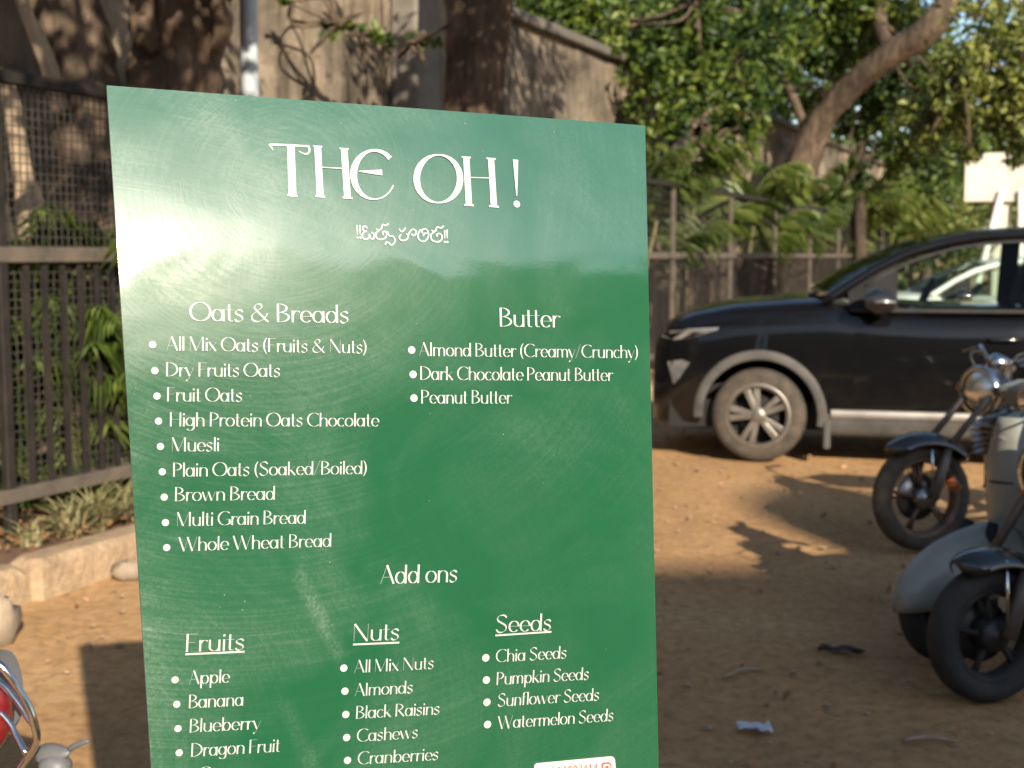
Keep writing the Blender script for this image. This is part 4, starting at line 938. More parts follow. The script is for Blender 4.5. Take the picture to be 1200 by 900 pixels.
# the sheet bows: lean from the vertical (degrees) at heights t above BO
LEAN = [(-.70, .5), (-.40, .8), (-.10, 2.6), (.04, 5.4), (.125, 9.4), (.20, 13.1), (.27, 16.0), (.37, 18.2)]
def bowl(t):
    t = min(max(t, -.70), .37)
    for (a, u), (b, v) in zip(LEAN, LEAN[1:]):
        if t <= b:
            f = (t - a) / (b - a); return rad(u + (v - u) * f)
    return rad(LEAN[-1][1])
BT = [-.8 + .005 * i for i in range(260)]; BGV = [0.0]
for q in BT[1:]: BGV.append(BGV[-1] + math.tan(bowl(q - .0025)) * .005)
def bowg(t):                        # distance the sheet lies behind the vertical plane through BO, at height t
    f = min(max((t + .8) / .005, 0), 258.0); i = int(f); z_ = 0.8 / .005; i0 = int(z_)
    return BGV[i] + (BGV[i + 1] - BGV[i]) * (f - i) - BGV[i0]
def st2P(s, t, off=0.0):
    l = bowl(t); n = BN * math.cos(l) + BZ * math.sin(l)
    return BO + BS * s + BZ * t - BN * bowg(t) + n * off
def pix2st(x, y):
    d = ray(x, y); g_ = 0.0
    for _ in range(30):
        lam = ((BO - BN * g_ - CAM).dot(BN)) / d.dot(BN); P_ = CAM + d * lam; g_ = bowg(P_.z - BO.z)
    q = P_ - BO; return (q.dot(BS), q.z)
XL = lambda y: 125 + .0655 * (y - 100)
XR = lambda y: 756 + .0212 * (y - 147)
E_TL, E_TR = pix2st(125, 100), pix2st(756, 147)
BOT = -.66
def edge(fn, t):
    lo, hi = -200, 2600
    for _ in range(40):
        m_ = (lo + hi) / 2
        if pix2st(fn(m_), m_)[1] > t: lo = m_
        else: hi = m_
    return pix2st(fn(lo), lo)[0]
NV, NU = 60, 40
def board_rows(off, inset=0):
    rows = []
    for i in range(NV + 1):
        v = i / NV; tl_ = E_TL[1] + (BOT - E_TL[1]) * v; tr_ = E_TR[1] + (BOT - E_TR[1]) * v
        a = edge(XL, tl_) + inset; b_ = edge(XR, tr_) - inset
        rows.append([st2P(a + (b_ - a) * j / NU, tl_ + (tr_ - tl_) * j / NU, off) for j in range(NU + 1)])
    return rows
def boardmat():
    m, nt, N, L, B = nodemat('printed_green_board')
    v = coords(N, L)
    def math_(op, a, b=None, c=None):
        n = N.new('ShaderNodeMath'); n.operation = op
        for i, q in enumerate((a, b, c)):
            if q is None: continue
            if isinstance(q, (int, float)): n.inputs[i].default_value = q
            else: L.new(q, n.inputs[i])
        return n.outputs[0]
    # wiping arcs: noise fine across the radius, long along the arc, round two shoulders of the cleaning arm
    def arcs(cx, cz, fr, fa, seed):
        sep = N.new('ShaderNodeSeparateXYZ'); L.new(v, sep.inputs[0])
        dx = math_('SUBTRACT', sep.outputs[0], cx); dz_ = math_('SUBTRACT', sep.outputs[2], cz)
        r = math_('SQRT', math_('ADD', math_('MULTIPLY', dx, dx), math_('MULTIPLY', dz_, dz_))); a = math_('ARCTAN2', dz_, dx)
        cb = N.new('ShaderNodeCombineXYZ'); L.new(math_('MULTIPLY', r, fr), cb.inputs[0]); L.new(math_('MULTIPLY', a, fa), cb.inputs[1]); cb.inputs[2].default_value = seed
        n = noise(N, L, 1.0, 5, .7, cb.outputs[0]); return n.outputs[0]
    p1 = st2P(*pix2st(330, 210)) - BOARD_BASE; p2 = st2P(*pix2st(60, 900)) - BOARD_BASE
    a1 = arcs(p1.x, p1.z, 230, 1.8, 3.1); a2 = arcs(p2.x, p2.z, 210, 2.4, 7.7)
    patchy = noise(N, L, 4.2, 4, .6, v, .9)  # soft patches: dust, and blurred reflections of tree gaps painted into the colour
    fine = noise(N, L, 260, 3, .7, v)
    vcol = coords(N, L, (160, 160, 9)); drip = noise(N, L, 1, 4, .7, vcol)
    s1 = ramp(N, [(.44, 0), (.75, 1)]); L.new(a1, s1.inputs[0]); s2 = ramp(N, [(.48, 0), (.78, 1)]); L.new(a2, s2.inputs[0])
    pm = ramp(N, [(.38, 0), (.66, 1)]); L.new(patchy.outputs[0], pm.inputs[0])
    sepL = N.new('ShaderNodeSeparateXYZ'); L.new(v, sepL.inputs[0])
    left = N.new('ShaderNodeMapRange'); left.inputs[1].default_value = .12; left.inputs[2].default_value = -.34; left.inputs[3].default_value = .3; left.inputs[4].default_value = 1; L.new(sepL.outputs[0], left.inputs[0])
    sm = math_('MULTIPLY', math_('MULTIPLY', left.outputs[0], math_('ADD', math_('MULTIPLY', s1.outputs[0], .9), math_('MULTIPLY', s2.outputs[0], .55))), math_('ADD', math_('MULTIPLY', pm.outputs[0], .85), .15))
    dust_reflect = math_('MULTIPLY', math_('MULTIPLY', math_('ADD', sm, math_('MULTIPLY', pm.outputs[0], .34)), math_('ADD', math_('MULTIPLY', left.outputs[0], .7), .3)), math_('ADD', math_('MULTIPLY', fine.outputs[0], 1.2), -.1))
    sp_ = N.new('ShaderNodeTexVoronoi'); sp_.inputs['Scale'].default_value = 60; L.new(v, sp_.inputs['Vector']); spk = ramp(N, [(0, 1), (.035, .8), (.06, 0)]); L.new(sp_.outputs['Distance'], spk.inputs[0])
    spn = noise(N, L, 7, 3, .6, v); spm = ramp(N, [(.52, 0), (.62, 1)]); L.new(spn.outputs[0], spm.inputs[0])
    dust_reflect2 = math_('ADD', math_('MULTIPLY', dust_reflect, .46), math_('MULTIPLY', math_('MULTIPLY', spk.outputs[0], spm.outputs[0]), .5))
    def smear(x0, y0, x1, y1, w):
        a_ = st2P(*pix2st(x0, y0)) - BOARD_BASE; b_ = st2P(*pix2st(x1, y1)) - BOARD_BASE; d_ = math.hypot(b_.x - a_.x, b_.z - a_.z); ux, uz = (b_.x - a_.x) / d_, (b_.z - a_.z) / d_
        rx_ = math_('SUBTRACT', sepL.outputs[0], a_.x); rz_ = math_('SUBTRACT', sepL.outputs[2], a_.z)
        al = math_('ADD', math_('MULTIPLY', rx_, ux), math_('MULTIPLY', rz_, uz)); pe = math_('ABSOLUTE', math_('SUBTRACT', math_('MULTIPLY', rx_, uz), math_('MULTIPLY', rz_, ux)))
        m1 = N.new('ShaderNodeMapRange'); m1.inputs[1].default_value = w; m1.inputs[2].default_value = w * .3; L.new(pe, m1.inputs[0])
        m2_ = N.new('ShaderNodeMapRange'); m2_.inputs[1].default_value = d_ / 2; m2_.inputs[2].default_value = d_ * .42; L.new(math_('ABSOLUTE', math_('SUBTRACT', al, d_ / 2)), m2_.inputs[0])
        return math_('MULTIPLY', math_('MULTIPLY', math_('MULTIPLY', m1.outputs[0], m2_.outputs[0]), math_('MULTIPLY', math_('POWER', fine.outputs[0], 2.6), .8)), math_('ADD', math_('MULTIPLY', pm.outputs[0], .8), .2))
    for q in ((345, 664, 402, 775, .011), (330, 818, 380, 930, .012)): dust_reflect2 = math_('ADD', dust_reflect2, smear(*q))
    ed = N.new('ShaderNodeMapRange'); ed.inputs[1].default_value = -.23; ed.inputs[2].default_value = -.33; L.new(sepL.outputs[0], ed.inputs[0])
    dust_reflect2 = math_('ADD', dust_reflect2, math_('MULTIPLY', math_('MULTIPLY', ed.outputs[0], pm.outputs[0]), math_('MULTIPLY', math_('POWER', fine.outputs[0], 2), .7)))
    cl = N.new('ShaderNodeClamp'); L.new(dust_reflect2, cl.inputs[0]); cl.inputs['Max'].default_value = .5
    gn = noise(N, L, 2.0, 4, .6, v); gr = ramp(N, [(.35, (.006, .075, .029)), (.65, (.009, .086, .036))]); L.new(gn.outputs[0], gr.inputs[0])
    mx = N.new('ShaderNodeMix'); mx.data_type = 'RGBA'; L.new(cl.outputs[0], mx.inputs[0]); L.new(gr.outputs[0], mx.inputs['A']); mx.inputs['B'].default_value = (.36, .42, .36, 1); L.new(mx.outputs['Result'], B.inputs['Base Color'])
    rr = math_('ADD', math_('MULTIPLY', dust_reflect, .4), .28); L.new(rr, B.inputs['Roughness'])
    B.inputs['Specular IOR Level'].default_value = .24; B.inputs['Coat Weight'].default_value = 1; B.inputs['Coat IOR'].default_value = 2.0; B.inputs['Coat Roughness'].default_value = .06
    b1 = N.new('ShaderNodeBump'); b1.inputs['Strength'].default_value = .11; b1.inputs['Distance'].default_value = .0006
    h = math_('ADD', math_('MULTIPLY', sm, 1.2), math_('ADD', math_('MULTIPLY', fine.outputs[0], .5), math_('MULTIPLY', drip.outputs[0], .5))); L.new(h, b1.inputs['Height'])
    wv = noise(N, L, 7, 2, .5, v, .3); b2 = N.new('ShaderNodeBump'); b2.inputs['Strength'].default_value = .3; b2.inputs['Distance'].default_value = .006; L.new(wv.outputs[0], b2.inputs['Height']); L.new(b1.outputs[0], b2.inputs['Normal'])
    L.new(b2.outputs[0], B.inputs['Normal']); L.new(b2.outputs[0], B.inputs['Coat Normal'])
    return m
bb_ = st2P(0, BOT); BOARD_BASE = Vector((bb_.x, bb_.y, 0))
board = thing('menu_board', 'large green printed menu board with white lettering and sun glare on its left', 'sign board', BOARD_BASE)
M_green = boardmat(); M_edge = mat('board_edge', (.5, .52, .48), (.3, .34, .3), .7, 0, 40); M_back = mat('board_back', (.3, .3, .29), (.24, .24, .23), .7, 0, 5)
M_text = mat('white_print', (.45, .45, .44), (.38, .39, .37), .4, 0, 60, coat=.3)
fr_ = board_rows(.0); bk = board_rows(-.012)
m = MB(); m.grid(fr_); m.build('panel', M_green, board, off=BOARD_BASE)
m = MB(); m.grid(bk); m.build('backing', M_back, board, off=BOARD_BASE)
per = [(0, j) for j in range(NU + 1)] + [(i, NU) for i in range(1, NV + 1)] + [(NV, j) for j in range(NU - 1, -1, -1)] + [(i, 0) for i in range(NV - 1, 0, -1)]
m = MB(); m.grid([[fr_[i][j] for i, j in per], [bk[i][j] for i, j in per]], False, True); m.build('board_rim', M_edge, board, off=BOARD_BASE)
for s_ in (-.2, .2):
    m = MB(); m.tube([st2P(s_, -.1, -.03), st2P(s_, BOT - .05, -.03), st2P(s_, BOT, -.0) * 0 + Vector((st2P(s_, BOT).x, st2P(s_, BOT).y - .05, .0))], .011, 8); m.build('leg', M_blackp, board, off=BOARD_BASE)
m = MB(); m.tube([st2P(0, .0, -.03), st2P(0, BOT, -.2), Vector((BOARD_BASE.x - .15, BOARD_BASE.y + .42, 0))], .011, 8); m.build('rear_leg', M_blackp, board, off=BOARD_BASE)
m = MB(); m.tube([st2P(-.24, BOT - .02, -.02), st2P(.24, BOT - .02, -.02)], .011, 8); m.build('ledge', M_blackp, board, off=BOARD_BASE)

# lettering: broad-nib strokes laid on the sheet
TH, TN = .112, .015
def el(cx, cy, rx, ry, a0, a1, n=16): return [(cx + rx * math.cos(rad(a0 + (a1 - a0) * i / n)), cy + ry * math.sin(rad(a0 + (a1 - a0) * i / n))) for i in range(n + 1)]
X_ = .64
def V(x, y0, y1): return ([(x, y0), (x, y1)], 't')
GLY = {
 'a': (.5, [(el(.22, .32, .18, .31, 0, 360), 0), V(.42, X_, 0)]), 'b': (.52, [V(.08, 1, 0), (el(.28, .32, .18, .31, 0, 360), 0)]),
 'c': (.42, [(el(.24, .32, .19, .31, 45, 315), 0)]), 'd': (.52, [(el(.22, .32, .18, .31, 0, 360), 0), V(.43, 1, 0)]),
 'e': (.46, [(el(.24, .32, .19, .31, 0, 318), 0), ([(.06, .33), (.43, .33)], 'n')]), 'f': (.3, [(el(.24, .86, .13, .13, 30, 180) + [(.11, .5), (.11, 0)], 0), ([(0, .62), (.27, .62)], 'n')]),
 'g': (.5, [(el(.22, .34, .18, .29, 0, 360), 0), (([(.42, X_), (.42, 0)] + el(.24, -.08, .18, .2, 0, -150)), 0)]),
 'h': (.5, [V(.08, 1, 0), (el(.25, .42, .17, .21, 175, 0) + [(.42, .2), (.42, 0)], 0)]), 'i': (.17, [V(.085, X_, 0), ([(.085, .93), (.085, .80)], 't')]),
 'k': (.47, [V(.08, 1, 0), ([(.1, .28), (.4, X_)], 'n'), ([(.17, .38), (.42, 0)], 't')]), 'l': (.17, [V(.085, 1, 0)]),
 'm': (.76, [V(.08, X_, 0), (el(.22, .42, .15, .21, 175, 0) + [(.37, .2), (.37, 0)], 0), (el(.52, .42, .15, .21, 175, 0) + [(.67, .2), (.67, 0)], 0)]),
 'n': (.5, [V(.08, X_, 0), (el(.25, .42, .17, .21, 175, 0) + [(.42, .2), (.42, 0)], 0)]), 'o': (.48, [(el(.24, .32, .2, .31, 0, 360), 0)]),
 'p': (.52, [V(.08, X_, -.32), (el(.28, .32, .18, .31, 0, 360), 0)]), 'r': (.34, [V(.08, X_, 0), (el(.24, .44, .13, .18, 175, 40), 0)]),
 's': (.38, [([(.32, .52), (.26, .61), (.17, .62), (.08, .55), (.07, .45), (.14, .37), (.25, .3), (.31, .2), (.29, .09), (.2, .01), (.1, .02), (.04, .12)], 's')]),
 't': (.3, [([(.13, .9), (.13, .12)] + el(.22, .12, .09, .11, 180, 300, 6), 0), ([(0, .62), (.28, .62)], 'n')]),
 'u': (.5, [(([(.08, X_), (.08, .22)] + el(.25, .22, .17, .21, 180, 355)), 0), V(.42, X_, 0)]), 'v': (.44, [([(.03, X_), (.22, 0)], 't'), ([(.22, 0), (.41, X_)], 'n')]),
 'w': (.7, [([(.03, X_), (.2, 0)], 't'), ([(.2, 0), (.35, X_)], 'n'), ([(.33, X_), (.5, 0)], 't'), ([(.5, 0), (.67, X_)], 'n')]),
 'x': (.44, [([(.04, X_), (.38, 0)], 't'), ([(.04, 0), (.4, X_)], 'n')]), 'y': (.44, [([(.03, X_), (.22, .03)], 't'), ([(.42, X_), (.2, -.1), (.1, -.3)], 'n'), ([(.1, -.3), (.04, -.27)], 't')]),
 'A': (.58, [([(.0, 0), (.24, 1)], 'n'), ([(.24, 1), (.53, 0)], 't'), ([(.09, .36), (.4, .36)], 'n')]), 'B': (.54, [V(.08, 1, 0), (el(.1, .76, .3, .235, 90, -90), 0), (el(.1, .27, .38, .26, 90, -90), 0)]),
 'C': (.66, [(el(.4, .5, .35, .49, 48, 312, 24), 0)]), 'D': (.66, [V(.08, 1, 0), (el(.1, .5, .5, .49, 90, -90, 20), 0)]), 'F': (.46, [V(.08, 1, 0), ([(.08, .985), (.44, .985)], 'n'), ([(.08, .52), (.36, .52)], 'n')]),
 'G': (.7, [(el(.4, .5, .35, .49, 48, 330, 24), 0), V(.64, .42, .08), ([(.46, .42), (.68, .42)], 'n')]), 'H': (.66, [V(.09, 1, 0), V(.57, 1, 0), ([(.09, .5), (.57, .5)], 'n')]),
 'M': (.8, [([(.06, 0), (.06, 1)], 'n'), ([(.07, 1), (.36, .02)], 't'), ([(.37, .02), (.66, 1)], 'n'), V(.7, 1, 0)]), 'N': (.66, [([(.06, 0), (.06, 1)], 'n'), ([(.07, 1), (.57, 0)], 't'), ([(.59, 0), (.59, 1)], 'n')]),
 'O': (.78, [(el(.39, .5, .35, .49, 0, 360, 28), 0)]), 'P': (.5, [V(.08, 1, 0), (el(.1, .72, .34, .27, 90, -90), 0)]), 'R': (.58, [V(.08, 1, 0), (el(.1, .74, .34, .25, 90, -90), 0), ([(.2, .5), (.54, 0)], 't')]),
 'S': (.54, [([(.46, .84), (.39, .96), (.27, .99), (.14, .93), (.09, .8), (.13, .67), (.26, .55), (.4, .43), (.46, .28), (.42, .1), (.28, .01), (.14, .04), (.06, .18)], 's')]),
 'W': (.96, [([(.02, 1), (.27, 0)], 't'), ([(.27, 0), (.48, .95)], 'n'), ([(.44, 1), (.69, 0)], 't'), ([(.69, 0), (.92, 1)], 'n')]),
 '&': (.74, [([(.66, .0), (.2, .68), (.19, .86), (.3, .98), (.42, .9), (.4, .74), (.2, .52), (.07, .32), (.1, .1), (.26, .01), (.44, .1), (.58, .3), (.64, .48)], 's')]),
 '(': (.26, [(el(.42, .44, .34, .72, 125, 235), 'p')]), ')': (.26, [(el(-.18, .44, .34, .72, 55, -55), 'p')]), '/': (.36, [([(0, -.05), (.32, 1.05)], 'n')]), ' ': (.2, []),
}
def ribbon(mb, pts, wf, off):
    """a flat stroke through pts in sheet coordinates; wf(i) its half width"""
    n = len(pts); A = []; Bq = []
    for i in range(n):
        p, q = pts[max(i - 1, 0)], pts[min(i + 1, n - 1)]; dx, dy = q[0] - p[0], q[1] - p[1]; l = math.hypot(dx, dy) or 1
        w = wf(i); nx, ny = -dy / l * w, dx / l * w
        A.append(st2P(pts[i][0] + nx, pts[i][1] + ny, off)); Bq.append(st2P(pts[i][0] - nx, pts[i][1] - ny, off))
    mb.add(A + Bq, [(i, i + 1, n + i + 1, n + i) for i in range(n - 1)])
KZ = [0]
def offz(): KZ[0] = (KZ[0] + 1) % 24; return .0009 + .00003 * KZ[0]
def dense(pts, k=4):
    out = []
    for a, b in zip(pts, pts[1:]):
        for i in range(k): out.append((a[0] + (b[0] - a[0]) * i / k, a[1] + (b[1] - a[1]) * i / k))
    return out + [pts[-1]]
def textline(mb, txt, x0, y0, x1, y1, cap, bold=1.0):
    a, b = pix2st(x0, y0), pix2st(x1, y1); L_ = math.hypot(b[0] - a[0], b[1] - a[1]); ex = ((b[0] - a[0]) / L_, (b[1] - a[1]) / L_)
    u0 = pix2st(x0, y0 - cap); h = math.hypot(u0[0] - a[0], u0[1] - a[1]); ey = (-ex[1], ex[0])
    W_ = sum(GLY[c][0] for c in txt); kx = L_ / W_; pen = 0
    for c in txt:
        w, strokes = GLY[c]
        for pts, mode in strokes:
            if mode == 's': pts = [tuple(p) for p in spline(pts, 4)]
            P_ = [(a[0] + ex[0] * (pen + p[0]) * kx + ey[0] * p[1] * h, a[1] + ex[1] * (pen + p[0]) * kx + ey[1] * p[1] * h) for p in pts]
            if mode in ('t', 'n'):
                w_ = (TH if mode == 't' else TN) * h * bold / 2; wf = lambda i, w_=w_: w_
            elif mode == 'p':
                n = len(P_); wf = lambda i, n=n: h * bold * (.02 + .06 * math.sin(math.pi * i / (n - 1))) / 1.4
            else:
                def wf(i, pts=pts):
                    p, q = pts[max(i - 1, 0)], pts[min(i + 1, len(pts) - 1)]; dx, dy = q[0] - p[0], q[1] - p[1]; l = math.hypot(dx, dy) or 1
                    v = abs(dy) / l
                    if mode == 's': v = abs(dx * .55 - dy * .6) / l; v = min(v * 1.1, 1)
                    return h * bold * (TN + (TH - TN) * v ** 1.5) / 2
            ribbon(mb, P_, wf, offz())
        pen += w
def bullet(mb, x, y, r=4.3):
    c = pix2st(x, y); e = pix2st(x + r, y); R_ = math.hypot(e[0] - c[0], e[1] - c[1]); o = offz()
    mb.add([st2P(c[0] + R_ * math.cos(6.283 * k / 18), c[1] + R_ * math.sin(6.283 * k / 18), o) for k in range(18)], [tuple(range(18))])
def pxs(mb, pts, w, w1=None, sm=0):
    """a stroke traced in photograph pixels, put on the sheet; w its width in pixels"""
    if sm: pts = [tuple(p) for p in spline(pts, sm)]
    k = abs(pix2st(500, 300)[0] - pix2st(501, 300)[0]); n = len(pts); ww = w if callable(w) else (lambda i: w + ((w1 if w1 is not None else w) - w) * i / max(n - 1, 1))
    ribbon(mb, [pix2st(*p) for p in pts], lambda i: ww(i) * k / 2, offz())
def part(nm, mb, mt=M_text, par=None, label=None):
    o = mb.build(nm, mt, par or board, off=BOARD_BASE, recalc=False)
    return o
# title, in broad serif capitals
T = MB()
pxs(T, [(316, 169.6), (328, 170), (345, 170.8), (361.5, 171.8)], 2.2); pxs(T, [(340.6, 170), (341.6, 200), (342.6, 229.5)], 8.4); pxs(T, [(316, 169), (317.5, 172.5), (320, 176.5)], 3.2, 1); pxs(T, [(361, 171), (362.5, 176), (361, 180), (356, 180.5), (350, 177.5)], 2.6, 1.2, 3); pxs(T, [(336.5, 229.2), (348.5, 230)], 2.0)
for x0, y0, x1, y1 in ((372, 171.6, 375, 230.6), (403, 174.4, 407, 232.2), (546, 184.3, 549.2, 240.8), (575, 186, 578.4, 242.4)):
    pxs(T, [(x0, y0), ((x0 + x1) / 2, (y0 + y1) / 2), (x1, y1)], 7.6); pxs(T, [(x0 - 5.4, y0), (x0 + 5.4, y0 + .8)], 1.8); pxs(T, [(x1 - 5.8, y1 - .4), (x1 + 5.8, y1 + .4)], 2)
pxs(T, [(373.5, 196.4), (405, 198)], 1.1); pxs(T, [(548, 208.4), (577, 209.2)], 1.1)
E_ = [(438.5 + 24.5 * math.cos(a), 205.3 - 28.6 * math.sin(a)) for a in [rad(42 + (335 - 42) * i / 36) for i in range(37)]]
pxs(T, E_, lambda i: 1.4 + 6.4 * max(0, math.cos(rad(42 + 293 * i / 36) - math.pi)) ** 1.3 + (4.6 * (1 - i / 9) if i < 9 else 0)); pxs(T, [(420.5, 201.2), (433, 202), (447.5, 202.6)], .9, 6.6)
O_ = [(513.3 + 25.4 * math.cos(a), 210 - 28 * math.sin(a)) for a in [2 * math.pi * i / 48 for i in range(49)]]
pxs(T, O_, lambda i: 1.6 + 6.2 * abs(math.cos(2 * math.pi * i / 48)) ** 1.4)
pxs(T, [(603.6, 187.6), (604.4, 210), (605, 230)], 6.6, 1.2); bullet(T, 605.3, 239.4, 3.8)
part('title_lettering', T)
# subtitle, traced
T = MB(); z = lambda pts: [(400 + x / 8.571, 250 + y / 8.571) for x, y in pts]
for pts in ([(155, 120), (160, 215)], [(184, 120), (188, 215)], [(1036, 170), (1036, 255)], [(1060, 166), (1060, 252)]): pxs(T, z(pts), 1.6, .9)
for x, y in ((160, 245), (190, 247), (1036, 290), (1062, 290)): bullet(T, 400 + x / 8.571, 250 + y / 8.571, 1.25)
for pts in ([(256, 152), (236, 130), (213, 148), (224, 177), (250, 182), (226, 191), (207, 222), (221, 256), (250, 262), (276, 244), (281, 210), (288, 246), (312, 261), (329, 236), (318, 202), (298, 196)],
            [(350, 158), (372, 172), (398, 160), (372, 178), (346, 200), (346, 238), (370, 261), (410, 264), (442, 244), (453, 208), (436, 184), (412, 196), (420, 218)], [(398, 160), (414, 118), (440, 126), (472, 106)],
            [(462, 186), (480, 228), (518, 234), (538, 278), (504, 322), (470, 296), (446, 296), (440, 322)],
            [(578, 160), (606, 188), (644, 148)], [(598, 212), (578, 248), (608, 276), (652, 266), (668, 232), (652, 208)], [(664, 240), (684, 190), (716, 164), (746, 180), (742, 214), (714, 226), (704, 206)],
            [(792, 165), (768, 214), (774, 260), (812, 286), (852, 270), (872, 230), (866, 184), (836, 158), (806, 174), (814, 206)], [(818, 232), (834, 206), (858, 204)],
            [(902, 172), (924, 186), (950, 174), (924, 194), (898, 216), (898, 256), (926, 284), (978, 287), (1006, 260), (1004, 222), (976, 206), (954, 220), (964, 240)], [(944, 178), (960, 142), (998, 150), (1026, 128)]):
    pxs(T, z(pts), 1.6, None, 4)
part('subtitle_lettering', T)
z8 = lambda x, y: (130 + x / 2.7286, 330 + y / 2.7286); zb = lambda x, y: (460 + x / 3.75, 330 + y / 3.75); z5 = lambda x, y: (380 + x / 3, 640 + y / 3); z4 = lambda x, y: (170 + x / 3.461, 640 + y / 3.461)
def heading(txt, zf, x0, y0, x1, y1, cap, ul=None):
    T = MB(); textline(T, txt, *zf(x0, y0), *zf(x1, y1), cap)
    if ul: pxs(T, [zf(ul[0], ul[1]), zf((ul[0] + ul[2]) / 2, (ul[1] + ul[3]) / 2), zf(ul[2], ul[3])], 2.0)
    part('heading_lettering', T)
heading('Oats & Breads', z8, 250, 126, 762, 133, 22); heading('Butter', zb, 466, 198, 736, 202, 22); heading('Add ons', z5, 197, 133, 468, 125, 22)
heading('Fruits', z4, 160, 428, 404, 420, 21, (163, 438, 403, 427)); heading('Nuts', z5, 98, 335, 264, 328, 20.5, (100, 345, 263, 338)); heading('Seeds', z5, 598, 304, 798, 295, 20.5, (600, 313, 797, 300))
def items(zf, bl, rows, cap):
    T = MB()
    for x, y in bl: bullet(T, *zf(x, y))
    for t, x0, y0, x1, y1 in rows: textline(T, t, *zf(x0, y0), *zf(x1, y1), cap, 1.0)
    part('item_lettering', T)
items(z8, [(133, 202), (140, 285), (147, 366), (152, 446), (158, 527), (164, 608), (170, 689), (174, 770), (178, 850)],
      [('All Mix Oats (Fruits & Nuts)', 178, 220, 820, 230), ('Dry Fruits Oats', 174, 303, 542, 305), ('Fruit Oats', 177, 383, 421, 384), ('High Protein Oats Chocolate', 185, 463, 857, 463), ('Muesli', 192, 543, 347, 542),
       ('Plain Oats (Soaked/Boiled)', 196, 624, 820, 615), ('Brown Bread', 202, 702, 526, 697), ('Multi Grain Bread', 208, 782, 624, 773), ('Whole Wheat Bread', 216, 862, 706, 847)], 16.5)
items(zb, [(83, 301), (89, 408), (93, 512)], [('Almond Butter (Creamy/Crunchy)', 117, 327, 1080, 337), ('Dark Chocolate Peanut Butter', 118, 432, 967, 437), ('Peanut Butter', 122, 536, 523, 536)], 16)
items(z4, [(121, 541), (128, 640), (133, 738), (138, 836), (142, 932)], [('Apple', 178, 560, 343, 552), ('Banana', 174, 657, 399, 645), ('Blueberry', 177, 755, 469, 740), ('Dragon Fruit', 183, 853, 547, 832), ('Guava', 214, 950, 412, 938)], 16)
items(z5, [(68, 428), (72, 509), (75, 591), (78, 672), (81, 752)], [('All Mix Nuts', 105, 445, 385, 430), ('Almonds', 107, 527, 311, 515), ('Black Raisins', 108, 606, 405, 590), ('Cashews', 112, 687, 329, 673), ('Cranberries', 115, 767, 401, 750)], 15)
items(z5, [(567, 392), (569, 470), (571, 548), (573, 626)], [('Chia Seeds', 601, 408, 851, 393), ('Pumpkin Seeds', 602, 487, 929, 468), ('Sunflower Seeds', 606, 563, 965, 541), ('Watermelon Seeds', 608, 642, 1016, 613)], 15)
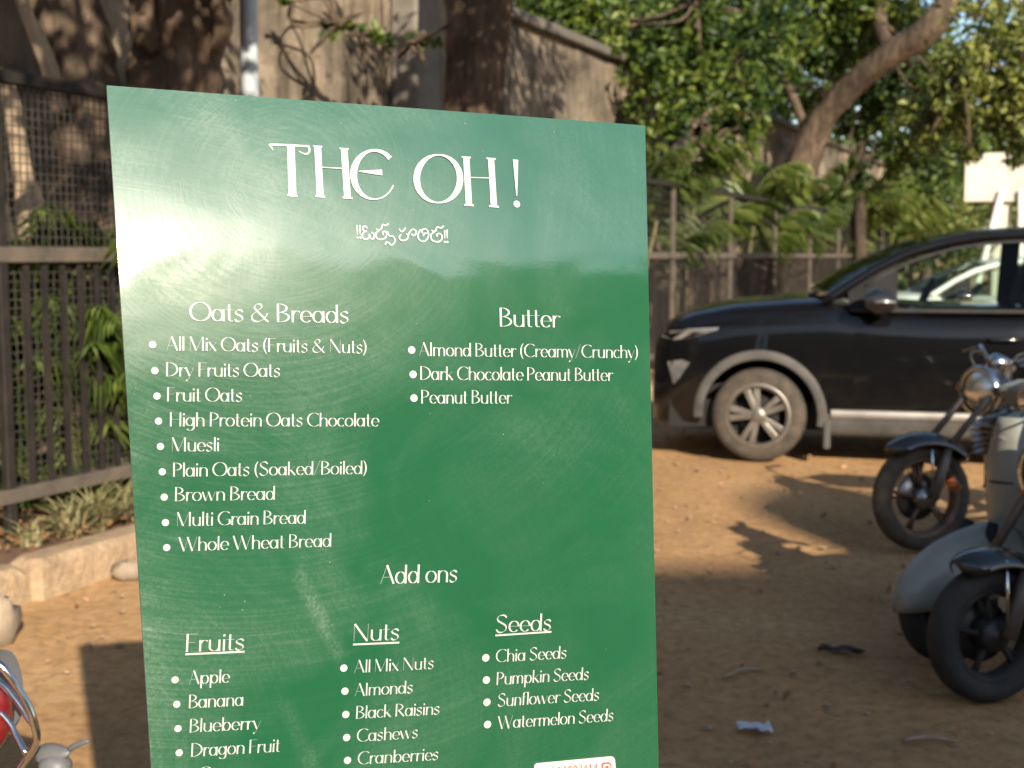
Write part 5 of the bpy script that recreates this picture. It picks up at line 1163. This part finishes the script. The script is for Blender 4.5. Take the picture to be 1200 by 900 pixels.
# the white sticker at the bottom edge
M_stk = mat('white_sticker', (.5, .475, .45), (.45, .43, .41), .4, 0, 40); M_stkred = mat('sticker_red', (.42, .05, .035), (.46, .09, .05), .5, 0, 20); M_stkor = mat('sticker_orange', (.44, .15, .06), (.4, .1, .05), .5, 0, 200)
def rrect(x0, y0, x1, y1, x2, y2, r, off, mt, nm, par):
    """rounded patch: top-left, top-right, bottom-right pixel corners"""
    ux, uy = x1 - x0, y1 - y0; W_ = math.hypot(ux, uy); ux, uy = ux / W_, uy / W_; vx, vy = -uy, ux; H_ = (x2 - x1) * vx + (y2 - y1) * vy
    pts = []
    for cx, cy, a0 in ((W_ - r, r, -90), (W_ - r, H_ - r, 0), (r, H_ - r, 90), (r, r, 180)):
        for k in range(7): a = rad(a0 + 15 * k); px_, py_ = cx + r * math.cos(a), cy + r * math.sin(a); pts.append((x0 + ux * px_ + vx * py_, y0 + uy * px_ + vy * py_))
    m = MB(); q = [pix2st(*p) for p in pts]; m.add([st2P(*p, off) for p in q], [tuple(range(len(q)))]); m.add([st2P(*p, off) for p in q] + [st2P(*p, off - .0006) for p in q], [(i, (i + 1) % 28, (i + 1) % 28 + 28, i + 28) for i in range(28)])
    return m.build(nm, mt, par, off=BOARD_BASE, recalc=False)
stk = rrect(624.5, 894, 719.5, 885.2, 723, 925, 5, .0022, M_stk, 'sticker', board)
ic = rrect(703.5, 893, 715, 892, 716.2, 904, 3.4, .0030, M_stkred, 'veg_mark', stk); rrect(705.2, 894.6, 713.6, 893.8, 714.6, 902.4, 2.4, .0034, M_stk, 'veg_mark_field', stk)
T = MB(); KZ[0] = 0
T2 = T.add; c_ = pix2st(709.8, 898.2); T.add([st2P(c_[0] + .0024 * math.cos(.524 * k), c_[1] + .0024 * math.sin(.524 * k), .0038) for k in range(12)], [tuple(range(12))]); part('veg_dot', T, M_stkred, stk)
T = MB(); dx = [647, 654, 661, 667, 673, 679, 685, 691, 697]
def dig(pts, i):
    X0 = dx[i] - 2; Y0 = 893.6 - .09 * (dx[i] - 700)
    P_ = [pix2st(X0 + 4.2 * x - .06 * (1 - y) * 4, Y0 + 8 * y - .09 * 4 * x) for x, y in pts]; k = abs(pix2st(500, 300)[0] - pix2st(501, 300)[0]); ribbon(T, P_, lambda i: .62 * k, .0032 + .00003 * (i % 5))
DG = {'8': [(.5 + .4 * math.sin(a) , .5 - .48 * math.cos(a / 1)) for a in [6.283 * k / 14 for k in range(15)]], '0': [(.5 + .42 * math.cos(a), .5 + .48 * math.sin(a)) for a in [6.283 * k / 14 for k in range(15)]],
      '4': [(.7, 1), (.7, 0), (.05, .7), (.95, .7)], '1': [(.3, .2), (.55, 0), (.55, 1)], '7': [(0, 0), (1, 0), (.4, 1)], '9': [(.9, .3), (.5, .55), (.1, .3), (.5, 0), (.9, .3), (.85, .7), (.5, 1)], 'n': [(0, 1), (0, 0), (1, 1), (1, 0)]}
for i, c in enumerate('991807414'): dig(DG[c], i)
part('sticker_lettering', T, M_stkor, stk)
